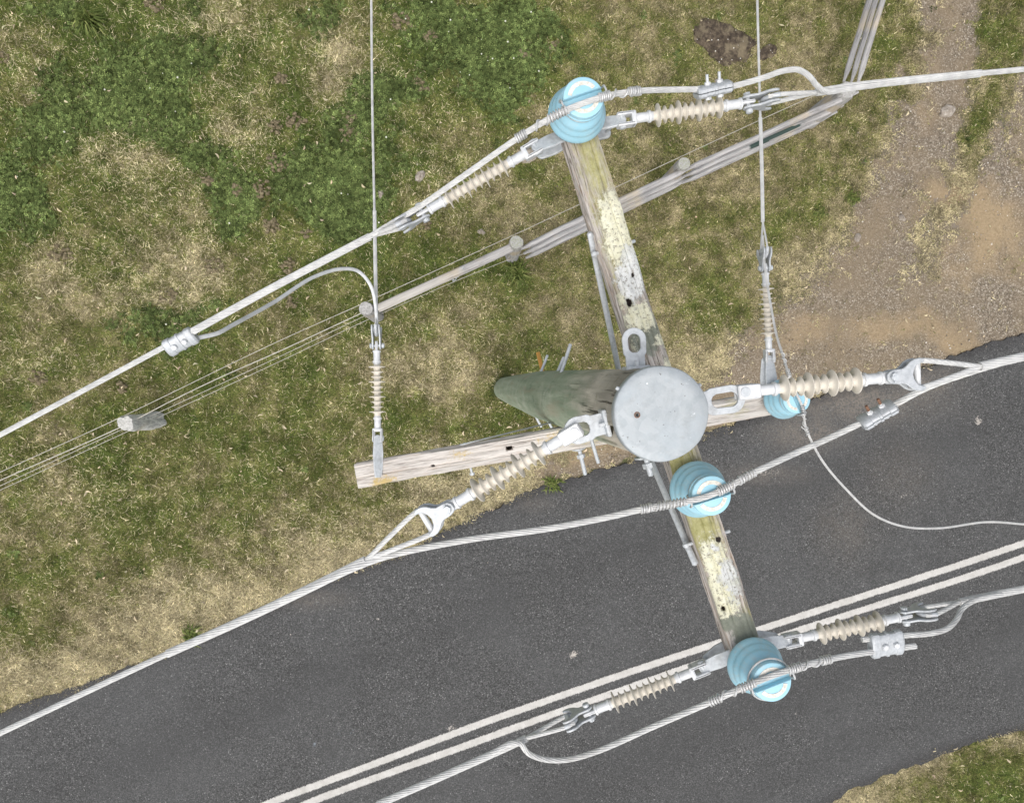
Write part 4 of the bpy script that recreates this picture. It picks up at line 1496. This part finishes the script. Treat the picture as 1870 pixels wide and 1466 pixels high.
def post(px, py, ztop, r, parent, seed, lean=(0, 0), name='post', mat='rail', lichen=.8, bleach=0.0, rough=.35):
    t = P(px, py, ztop)
    b = Vector((t.x + lean[0], t.y + lean[1], -.1))
    return log(name, b, t, r * 1.04, r, parent, seed=seed, mat=mat, n=20, wob=.5, rough=rough, attrs=lambda v, L: {'m_lichen': lichen * sstep(L - .1, L, v[:, 0]), 'm_bleach': bleach * (1 - .55 * sstep(L - .03, L, v[:, 0]))})  # pale weathering; colour toned down on the top face to offset stronger light there


post(1548, 165, 1.2, .125, fence, 1, lichen=.25)
post(1250, 299, 1.18, .092, fence, 2)
post(943, 443, 1.18, .098, fence, 3)
for i, ((a, b, c), z) in enumerate(((((1567, 168), (1252, 310), (951, 454)), 1.10), (((1540, 192), (1250, 321.5), (956, 463)), .68), (((1528, 205), (1249, 331.5), (960, 471)), .26))):
    r = .043
    at = (lambda v, L: {'m_hole': np.exp(-((v[:, 0] - 1.15) / .45) ** 8) * (np.abs(v[:, 1] - .012) < .028) * (v[:, 2] > 0) * .9}) if i == 1 else None
    log('rail', P(*a, z), P(b[0] - 4, b[1] + 2, z), r, r * .95, fence, 1.0, seed=11 + i, taper=(.35, .25), attrs=at)
    log('rail', P(b[0] + 6, b[1] - 3, z - .02), P(*c, z), r, r * .95, fence, 1.0, seed=15 + i, taper=(.3, .2))
for i, ((a, b), z) in enumerate((((1566, 152), (1612, -14), 1.10), ((1554, 150), (1600, -14), .78), ((1541, 148), (1588, -14), .46)) and ((((1566, 154), (1660, -160)), 1.12), (((1554, 152), (1648, -160)), .80), (((1541, 150), (1636, -160)), .48))):
    log('rail', P(*a, z), P(*b, z),   .041, .043, fence, 1.0, seed=21 + i, taper=(.25, 0))
# single sawn slip rail towards the strainer post
log('slip_rail', P(934, 453, 1.02), P(690, 564, .98), .062, .062, fence, .75, seed=31, taper=(0, 0), wob=.3, attrs=lambda v, L: {'m_pale': np.clip(.25 + .75 * sstep(.45, .5, (v[:, 0] / L)), 0, 1)})['label'] = 'pale sawn slip rail'
mb = MB()
for k in range(9):
    t = k / 8
    c = np.array(P(846 - 18 * t, 490 + 22 * t, 1.1 - .9 * t))
    a = np.linspace(0, 2 * math.pi, 13)
    ax = np.array([.7, -.7, 0]) if k % 2 else np.array([.1, .1, 1.0])
    mb.tube(c + np.stack([np.cos(a) * .022, np.sin(a) * .022, 0 * a], -1) if k % 2 else c + np.stack([np.cos(a) * .012, np.sin(a) * .012, np.sin(a) * .03], -1), .005, 6)
addw('chain', mb, MT['galv'], fence)

wf = thing('wire_fence', P(258, 770, 0), 'thin wire fence on weathered posts at far left', 'fence')
post(228, 775, 1.12, .105, wf, 5, lichen=.3, bleach=1.0, rough=1.1)
post(668, 563, 1.12, .10, wf, 6, lean=(.02, 0), lichen=.1)


def wire(L, r, parent, name='wire'):
    mb = MB()
    mb.tube(path(L, .25), r, 6)
    addw(name, mb, MT['wire'], parent)


wire([(-300, 998, 1.0), (0, 862, 1.0), (218, 763, 1.05), (500, 627, 1.06), (668, 552, 1.08)], .0045, wf)
wire([(-300, 1013, .95), (0, 877, .95), (222, 779, .98), (303, 737, .98), (400, 690, .98), (500, 646, 1.0), (664, 570, 1.02)], .0065, wf)
wire([(-300, 1024, .6), (0, 887, .6), (240, 776, .6), (500, 656, .6), (672, 574, .6)], .004, wf)
wire([(-300, 1032, .3), (0, 895, .3), (250, 780, .3), (500, 665, .3), (680, 580, .3), (840, 510, .3), (960, 462, .3)], .004, wf)
wire([(668, 552, 1.08), (956, 421, 1.12), (1242, 287, 1.14), (1420, 205, 1.18), (1530, 156, 1.25)], .0045, fence)

# ------------------------------------------------------------------ loose things on the ground
def lumpy(name, px, py, rx, ry, h, mat, seed, n=26, label=None, cat=None, group=None, rot=0.0):
    c = P(px, py, 0)
    a = np.linspace(0, 2 * math.pi, n, endpoint=False)
    rows = []
    for k in np.linspace(0, 1, 12):
        th = k * math.pi / 2
        nn = fbm(np.cos(a) * 2.2 * (1 - k * .6) + seed, np.sin(a) * 2.2 * (1 - k * .6) + k * 2, 81, 4)
        r = np.cos(th) * (.65 + .7 * nn) + .002
        z = h * np.sin(th) * (.6 + .8 * nn) - .03 * (k == 0)
        x, y = rx * r * np.cos(a), ry * r * np.sin(a)
        rows.append(np.stack([x * math.cos(rot) - y * math.sin(rot), x * math.sin(rot) + y * math.cos(rot), z], -1))
    mb = MB()
    mb.grid(np.array(rows))
    o = add(name, mb, MT[mat], None, Matrix.Translation(c), angle=35)
    return tag(o, label, cat, group)


lumpy('earth_mound', 1322, 76, .48, .31, .065, 'mound', 3, 60, 'broad dark earth mound with white specks near the top edge', 'mound', rot=-.35)
lumpy('earth_mound', 1400, 96, .18, .12, .05, 'mound', 8, 40, 'small dark earth patch right of the broad mound', 'mound', rot=.3)

for i, (px, py, r, lab) in enumerate((
        (962, 286, .17, 'large flat pale stone beneath the left strain insulator of the top arm'),
        (768, 322, .1, 'flat pale stone between the clover and the top jumper wire'),
        (696, 355, .07, 'small stone at the right edge of the clover patch'),
        (879, 424, .07, 'small stone on the turf just above the fence post'),
        (1731, 203, .13, 'pale broken stone beside the driveway track'),
        (1566, 434, .07, 'small pale stone at the driveway edge'),
        (1647, 398, .06, 'small pale stone in the middle of the driveway'),
        (1313, 86 + 64, .08, 'small stone under the top right clamp'),
        (945, 1500 - 700 + 25, .05, 'small stone hidden by the lower arm'))[:8]):
    lumpy('stone', px, py, r, r * .7, .05, 'stone', 20 + i, 18, lab, 'stone', 'pale stones', rot=i * .9)


def clod_heap(px, py, r, cnt, seed, label):
    rg = np.random.default_rng(seed)
    c = P(px, py, 0)
    mb = MB()
    for k in range(cnt):
        d = r * math.sqrt(rg.random())
        an = rg.random() * 6.283
        s = rg.uniform(.014, .034)
        n, m = 8, 5
        a = np.arange(n) / n * 2 * math.pi + rg.random()
        rows = []
        for t in np.linspace(-.9, 1.5, m):
            rr = math.cos(t * .98) * (.8 + .4 * rg.random(n))
            rows.append(np.stack([s * rr * np.cos(a) * 1.2, s * rr * np.sin(a), np.full(n, s * math.sin(t))], -1))
        mb.grid(np.array(rows) + np.array([d * math.cos(an), d * math.sin(an) * .9, .020 + .03 * (1 - d / r) * rg.random()]))
    o = add('clod_heap', mb, MT['clod'], None, Matrix.Translation(c), angle=50)
    tag(o, label, 'clods', 'scattered brown clod heaps')


CL = [(735, 42, .16, 'at the top edge right of the left vertical wire'), (768, 157, .12, 'right of the left vertical wire, in the upper turf'), (541, 222, .15, 'round and dark, above the clover patch'), (637, 245, .16, 'beside the left vertical wire above the clover'),
      (508, 298, .17, 'largest, left of the dark clover patch'), (476, 345, .16, 'reddish, lower left of the dark clover patch'), (431, 349, .1, 'small, furthest left of the clover patch row'), (498, 414, .14, 'below the clover patch, above the thick left conductor'),
      (528, 487, .12, 'just above the curved branch wire'), (391, 486, .13, 'above the far left conductor, middle of the turf'), (112, 465, .17, 'broad, alone at the middle left edge'), (308, 541, .13, 'just above the far left clamp'),
      (532, 552, .12, 'below the curved branch wire'), (515, 145, .1, 'small, in the dry upper left grass'), (283, 6, .15, 'cut by the top edge at left'), (785, 68, .1, 'small, between clover patches at the top'), (960, 100, .12, 'at the right edge of the top clover patch'), (1012, 88, .1, 'right of the top clover patch'),
      (72, 690, .13, 'left of the wire fence above the far conductor'), (225, 705, .1, 'above the leaning wire fence post'), (5, 105, .1, 'cut by the left edge'), (640, 215, .1, 'small, touching the left vertical wire'), (505, 232, .1, 'small, left of the round dark heap'), (775, 410, .09, 'below the upper left strain insulator clamp'), (380, 330, .08, 'small, in the straw left of the clover'), (560, 425, .08, 'small, touching the thick left conductor')]
for i, (px, py, r, lab) in enumerate(CL):
    clod_heap(px, py, r, int(r * 170), 100 + i, 'heap of brown clods ' + lab)


def tussock(px, py, r, n, seed, label, hmax=.3):
    rg = np.random.default_rng(seed)
    c = P(px, py, 0)
    v, f = [], []
    for k in range(n):
        an = rg.random() * 6.283
        L = r * rg.uniform(.5, 1.15)
        H = hmax * rg.uniform(.4, 1)
        w = rg.uniform(.006, .012)
        d = np.array([math.cos(an), math.sin(an), 0])
        s = np.array([-d[1], d[0], 0]) * w
        b = np.array([rg.normal() * .04, rg.normal() * .04, 0])
        m = b + d * L * .45 + np.array([0, 0, H])
        e = b + d * L + np.array([0, 0, H * .6])
        i = len(v)
        v += [b - s, b + s, m - s, m + s, e]
        f += [(i, i + 1, i + 3, i + 2), (i + 2, i + 3, i + 4)]
    o = add('grass_tussock', (np.array(v), f), MT['tussock'], None, Matrix.Translation(c), angle=30)
    tag(o, label, 'tussock', 'leafy grass tussocks')


tussock(172, 45, .26, 120, 1, 'bright green tall tussock near the top left corner')
tussock(1556, 364, .1, 60, 2, 'small dark green tussock at the driveway edge', .1)
tussock(945, 500, .26, 60, 3, 'long wispy grass at the foot of the fence post', .2)
tussock(1010, 884, .14, 70, 4, 'low green tuft between the lower arm and the road', .08)
tussock(1495, 388, .1, 40, 5, 'small green tussock left of the driveway edge', .1)
tussock(350, 1158, .18, 70, 6, 'green tuft on the road edge beside the lower left conductor', .1)


# ------------------------------------------------------------------ turf, clover, litter (stuff)
def proto_coll(name, meshes, mat):
    c = bpy.data.collections.new(name)
    for i, (v, f) in enumerate(meshes):
        me = bpy.data.meshes.new('%s_%02d' % (name, i))
        me.from_pydata([tuple(q) for q in v], [], f)
        me.materials.append(mat)
        o = bpy.data.objects.new('%s_%02d' % (name, i), me)
        c.objects.link(o)
    return c


def scatter(name, pts, rot, scl, col, idx, coll, label, cat):
    me = bpy.data.meshes.new(name)
    me.vertices.add(len(pts))
    me.vertices.foreach_set('co', np.asarray(pts, np.float32).reshape(-1))
    for k, t, d, a in (('rot', 'FLOAT_VECTOR', 'vector', rot), ('scl', 'FLOAT', 'value', scl), ('col', 'FLOAT_COLOR', 'color', np.concatenate([col, np.ones((len(col), 1))], 1)), ('pick', 'INT', 'value', idx)):
        at = me.attributes.new(k, t, 'POINT')
        at.data.foreach_set(d, np.asarray(a, np.int32 if t == 'INT' else np.float32).reshape(-1))
    o = bpy.data.objects.new(name, me)
    COL.objects.link(o)
    g = bpy.data.node_groups.new(name + '_nodes', 'GeometryNodeTree')
    g.interface.new_socket('Geometry', in_out='INPUT', socket_type='NodeSocketGeometry')
    g.interface.new_socket('Geometry', in_out='OUTPUT', socket_type='NodeSocketGeometry')
    gi = g.nodes.new('NodeGroupInput')
    go = g.nodes.new('NodeGroupOutput')
    m2p = g.nodes.new('GeometryNodeMeshToPoints')
    iop = g.nodes.new('GeometryNodeInstanceOnPoints')
    ci = g.nodes.new('GeometryNodeCollectionInfo')
    ci.inputs['Collection'].default_value = coll
    ci.inputs['Separate Children'].default_value = True
    ci.inputs['Reset Children'].default_value = True

    def na(nm, t):
        q = g.nodes.new('GeometryNodeInputNamedAttribute')
        q.data_type = t
        q.inputs['Name'].default_value = nm
        return q.outputs['Attribute']
    er = g.nodes.new('FunctionNodeEulerToRotation')
    lk = g.links.new
    lk(gi.outputs[0], m2p.inputs['Mesh'])
    lk(m2p.outputs[0], iop.inputs['Points'])
    lk(ci.outputs[0], iop.inputs['Instance'])
    iop.inputs['Pick Instance'].default_value = True
    lk(na('pick', 'INT'), iop.inputs['Instance Index'])
    lk(na('rot', 'FLOAT_VECTOR'), er.inputs[0])
    lk(er.outputs[0], iop.inputs['Rotation'])
    lk(na('scl', 'FLOAT'), iop.inputs['Scale'])
    lk(iop.outputs[0], go.inputs[0])
    md = o.modifiers.new('scatter', 'NODES')
    md.node_group = g
    return tag(o, label, cat, kind='stuff')


def leaf_mesh(name, tri, col, mat, label, cat):
    """tri: (N,k,3) separate k-gons, col: (N,3) one colour per leaf"""
    N, k = tri.shape[:2]
    me = bpy.data.meshes.new(name)
    me.vertices.add(N * k)
    me.vertices.foreach_set('co', tri.astype(np.float32).reshape(-1))
    me.loops.add(N * k)
    me.loops.foreach_set('vertex_index', np.arange(N * k, dtype=np.int32))
    me.polygons.add(N)
    me.polygons.foreach_set('loop_start', np.arange(0, N * k, k, dtype=np.int32))
    me.update(calc_edges=True)
    at = me.attributes.new('col', 'FLOAT_COLOR', 'FACE')
    at.data.foreach_set('color', np.concatenate([col, np.ones((N, 1))], 1).astype(np.float32).reshape(-1))
    me.materials.append(mat)
    o = bpy.data.objects.new(name, me)
    COL.objects.link(o)
    return tag(o, label, cat, kind='stuff')


def build_turf():
    x0, x1, y0, y1 = -9.4, 10.8, -8.2, 7.8
    NB = 8                                    # blades in a tuft
    n = int(1750 * (x1 - x0) * (y1 - y0))
    x = rng.uniform(x0, x1, n)
    y = rng.uniform(y0, y1, n)
    u, v = to_px(x, y)
    inview = (u > -60) & (u < 1930) & (v > -60) & (v < 1530)
    k0 = inview | (rng.random(n) < .3)
    k0 &= (v < fU(u) + 20) | (v > fL(u) - 20)
    x, y = x[k0], y[k0]
    n = len(x)
    F = fields(x, y)
    u, v = F['u'], F['v']
    jag = (fbm(x * 3, y * 3, 91) - .5) * 26 + (rng.random(n) - .5) * 8
    off = np.maximum(fU(u) - v, v - fL(u)) + jag
    keep = off > -3
    keep &= ~((np.hypot(x - POLE_B.x, y - POLE_B.y) < .24))
    gr = F['gravel']
    pg = np.where(gr > 0.0, np.clip(.22 - gr * .6, .012, .22), np.clip(.22 - gr * 1.7, 0, 1))
    pg *= 1 - .80 * np.clip(F['dirt'], 0, 1) * sstep(.35, .7, F['dirt'] + (F['nf'] - .5) * 1.2)
    keep &= rng.random(n) < pg
    x, y = x[keep], y[keep]
    for k in F:
        F[k] = F[k][keep]
    off = off[keep]
    n = len(x)
    r = rng.random((n, 8))
    isclov = (F['clover'] > .50 + (r[:, 0] - .5) * .9) & (F['clover'] > .22)
    mid = fbm(x * 9, y * 9, 95, 3) - .5
    tb = (.50 + 1.0 * r[:, 5]) * (1 + 1.1 * (fbm(x * 7, y * 7, 97, 3) - .5))
    g = F['green'] + .10 * sstep(1000, 500, F['u']) - .02 - .40 * sstep(110, 5, off) - .3 * sstep(-.8, 0, F['gravel']) + (r[:, 1] - .5) * .45 + .7 * mid - .10 * sstep(700, 1100, F['u']) * (F['v'] < 900)
    cs = np.array([[.42, .36, .215], [.285, .243, .138], [.192, .183, .070], [.136, .158, .043], [.092, .126, .033]])
    stops = np.array([0, .24, .48, .74, 1.0])
    z = (fbm(x * .8, y * .8, 21) - .5) * .05
    right = sstep(700, 1100, F['u']) * sstep(-200, 200, F['v'])
    sc = (.55 + .65 * r[:, 6]) * (1 - .30 * right) * np.where(off < 20, .8, 1)
    gi = np.where(~isclov | (r[:, 7] < .35))[0]
    b = np.repeat(gi, NB)
    m = len(b)
    q = rng.random((m, 8))
    gb = np.clip(g[b] + (q[:, 0] - .5) * .35, 0, 1)
    col = np.stack([np.interp(gb, stops, cs[:, k]) for k in range(3)], -1)
    dryb = np.clip(F['dry'][b], 0, 1)
    hi = q[:, 1] < (.034 + .17 * dryb) * (1 - .45 * right[b])
    col[hi] = np.array([.64, .565, .36])
    yl = q[:, 1] > .96
    col[yl] = np.array([.25, .26, .085])
    col *= (.72 + .56 * q[:, 2:3]) * tb[b][:, None]
    an = q[:, 3] * 6.283
    L = (.032 + .045 * q[:, 4]) * sc[b] * np.where(hi, 1.4, 1.0)
    el = .1 + .75 * q[:, 5] ** 1.4
    w = (.0036 + .0032 * q[:, 6]) * np.where(hi, .9, 1.0)
    bx = x[b] + rng.normal(0, .026, m)
    by = y[b] + rng.normal(0, .026, m)
    bz = z[b] + .012 * q[:, 7] - .002
    d = np.stack([np.cos(an) * np.cos(el), np.sin(an) * np.cos(el), np.sin(el)], -1)
    sd = np.stack([-np.sin(an), np.cos(an), .3 * (q[:, 6] - .5)], -1) * w[:, None]
    base = np.stack([bx, by, bz], -1)
    tri = np.stack([base - sd, base + sd, base + d * L[:, None]], 1)
    print('blades', m)
    leaf_mesh('grass', tri, col, MT['grass'], 'patchy short grass, green and straw coloured, covering the verge', 'grass')
    # clover: three leaflets to a leaf, seven leaves to a plant
    ci = np.where(isclov & (r[:, 7] > .12))[0]
    b = np.repeat(ci, 3)
    m = len(b)
    c = np.stack([x[b] + rng.normal(0, .026, m), y[b] + rng.normal(0, .026, m), z[b] + rng.uniform(.02, .055, m)], -1)
    q = rng.random((m, 6))
    lc = np.stack([.082 + .055 * q[:, 0], .116 + .055 * q[:, 0], .038 + .019 * q[:, 0]], -1) * (.45 + 1.0 * q[:, 1:2]) * tb[b][:, None] ** 1.0
    quads, cols = [], []
    for k in range(3):
        a = q[:, 2] * 6.283 + k * 2.094
        rr = .0105 + .007 * q[:, 3]
        ca, sa = np.cos(a), np.sin(a)
        tl = (q[:, 4] - .5) * .8
        pts = []
        for dx, dy in ((.1, 0), (1.1, -.85), (1.9, 0), (1.1, .85)):
            X = dx * rr
            Y = dy * rr
            pts.append(np.stack([c[:, 0] + X * ca - Y * sa, c[:, 1] + X * sa + Y * ca, c[:, 2] + tl * Y + .25 * X], -1))
        quads.append(np.stack(pts, 1))
        cols.append(lc * (.85 + .3 * rng.random((m, 1))))
    print('clover leaflets', 3 * m)
    leaf_mesh('clover', np.concatenate(quads), np.concatenate(cols), MT['clover'], 'dense dark green clover patches in the upper left turf', 'clover')
    pts = np.stack([x, y, z], -1)
    rot = np.stack([rng.normal(0, .12, n), rng.normal(0, .12, n), rng.uniform(0, 6.283, n)], -1)
    # white clover flowers and pale specks
    s = isclov & (r[:, 7] > .9982)
    ball = []
    for k in range(3):
        m = MB()
        rg = np.random.default_rng(k)
        m.lathe([(.05, .002), (.055, .009), (.063, .0115), (.071, .008), (.074, .002)], 7, 'z')
        ball.append(m.get())
    pc = proto_coll('flower_head', ball, MT['scatter'])
    scatter('clover_flowers', pts[s], rot[s], .7 + .6 * r[s, 6], np.tile([[.72, .72, .60]], (s.sum(), 1)), rng.integers(0, 3, s.sum()), pc, 'tiny white flower heads dotted through the clover', 'flowers')
    # fallen leaves
    nl = 2600
    x = rng.uniform(x0, x1, nl)
    y = rng.uniform(y0, y1, nl)
    F = fields(x, y)
    ok = (np.maximum(fU(F['u']) - F['v'], F['v'] - fL(F['u'])) > -15) & (rng.random(nl) < .35 + .5 * sstep(300, 900, F['v']))
    x, y = x[ok], y[ok]
    nl = len(x)
    lv = []
    for k in range(4):
        rg = np.random.default_rng(k + 50)
        L, w = rg.uniform(.035, .07), rg.uniform(.008, .013)
        t = np.linspace(0, 1, 6)
        yy = .012 * np.sin(t * 3) * (1 if k % 2 else -1)
        ww = w * np.sin(np.pi * (t * .94 + .03)) ** .8
        z = .055 + .02 * np.sin(t * 2.4 + k)
        vv = np.concatenate([np.stack([(t - .5) * L, yy + ww, z + .004], -1), np.stack([(t - .5) * L, yy - ww, z], -1)])
        lv.append((vv, [(i, i + 1, i + 7, i + 6) for i in range(5)]))
    pc = proto_coll('dry_leaf', lv, MT['scatter'])
    c = np.array([[.50, .42, .28]]) * (.6 + .7 * rng.random((nl, 1))) * (1 + .03 * rng.normal(size=(nl, 3)))
    scatter('fallen_leaves', np.stack([x, y, 0 * x], -1), np.stack([rng.normal(0, .2, nl), rng.normal(0, .2, nl), rng.uniform(0, 6.28, nl)], -1), .7 + .6 * rng.random(nl), np.clip(c, .02, .9), rng.integers(0, 4, nl), pc, 'small pale dead leaves scattered over the grass', 'leaves')
    # loose gravel on driveway and verge
    ng = 90000
    x = rng.uniform(-2, x1, ng)
    y = rng.uniform(-5, y1, ng)
    F = fields(x, y)
    o_ = np.maximum(fU(F['u']) - F['v'], F['v'] - fL(F['u']))
    pk = np.where(F['gravel'] > -.05, .30 * sstep(.3, .65, F['nz']) + .10, np.where((F['u'] > 600) & (F['v'] < 560) & (F['u'] < 1000), .02, .006))
    pk = np.where(o_ < 0, np.where((F['u'] > 1380) & (o_ > -40), .05 * np.exp(o_ / 18), 0.0006), pk)
    ok = rng.random(ng) < pk
    x, y, o_ = x[ok], y[ok], o_[ok]
    ng = len(x)
    gv = []
    for k in range(4):
        rg = np.random.default_rng(k + 70)
        m = MB()
        nn = 6
        a = np.arange(nn) / nn * 6.283
        rows = [np.stack([r_ * np.cos(a) * rg.uniform(.7, 1.2, nn), r_ * np.sin(a) * rg.uniform(.7, 1.1, nn), np.full(nn, z_)], -1) for z_, r_ in ((-.004, .007), (.002, .010), (.008, .0075), (.011, .003))]
        m.grid(np.array(rows))
        gv.append(m.get())
    pc = proto_coll('pebble', gv, MT['scatter'])
    c = np.array([[.33, .285, .23]]) * (.45 + 1.0 * rng.random((ng, 1)) ** 1.5)
    wh = rng.random(ng) < .07
    c[wh] = np.array([.66, .62, .55])
    zz = np.where(o_ < 0, .022, 0.0)
    scatter('loose_gravel', np.stack([x, y, zz], -1), np.stack([0 * x, 0 * x, rng.uniform(0, 6.28, ng)], -1), .45 + 1.1 * rng.random(ng) ** 2.5, c, rng.integers(0, 4, ng), pc, 'loose brown and white pebbles strewn over the driveway', 'gravel')


build_turf()
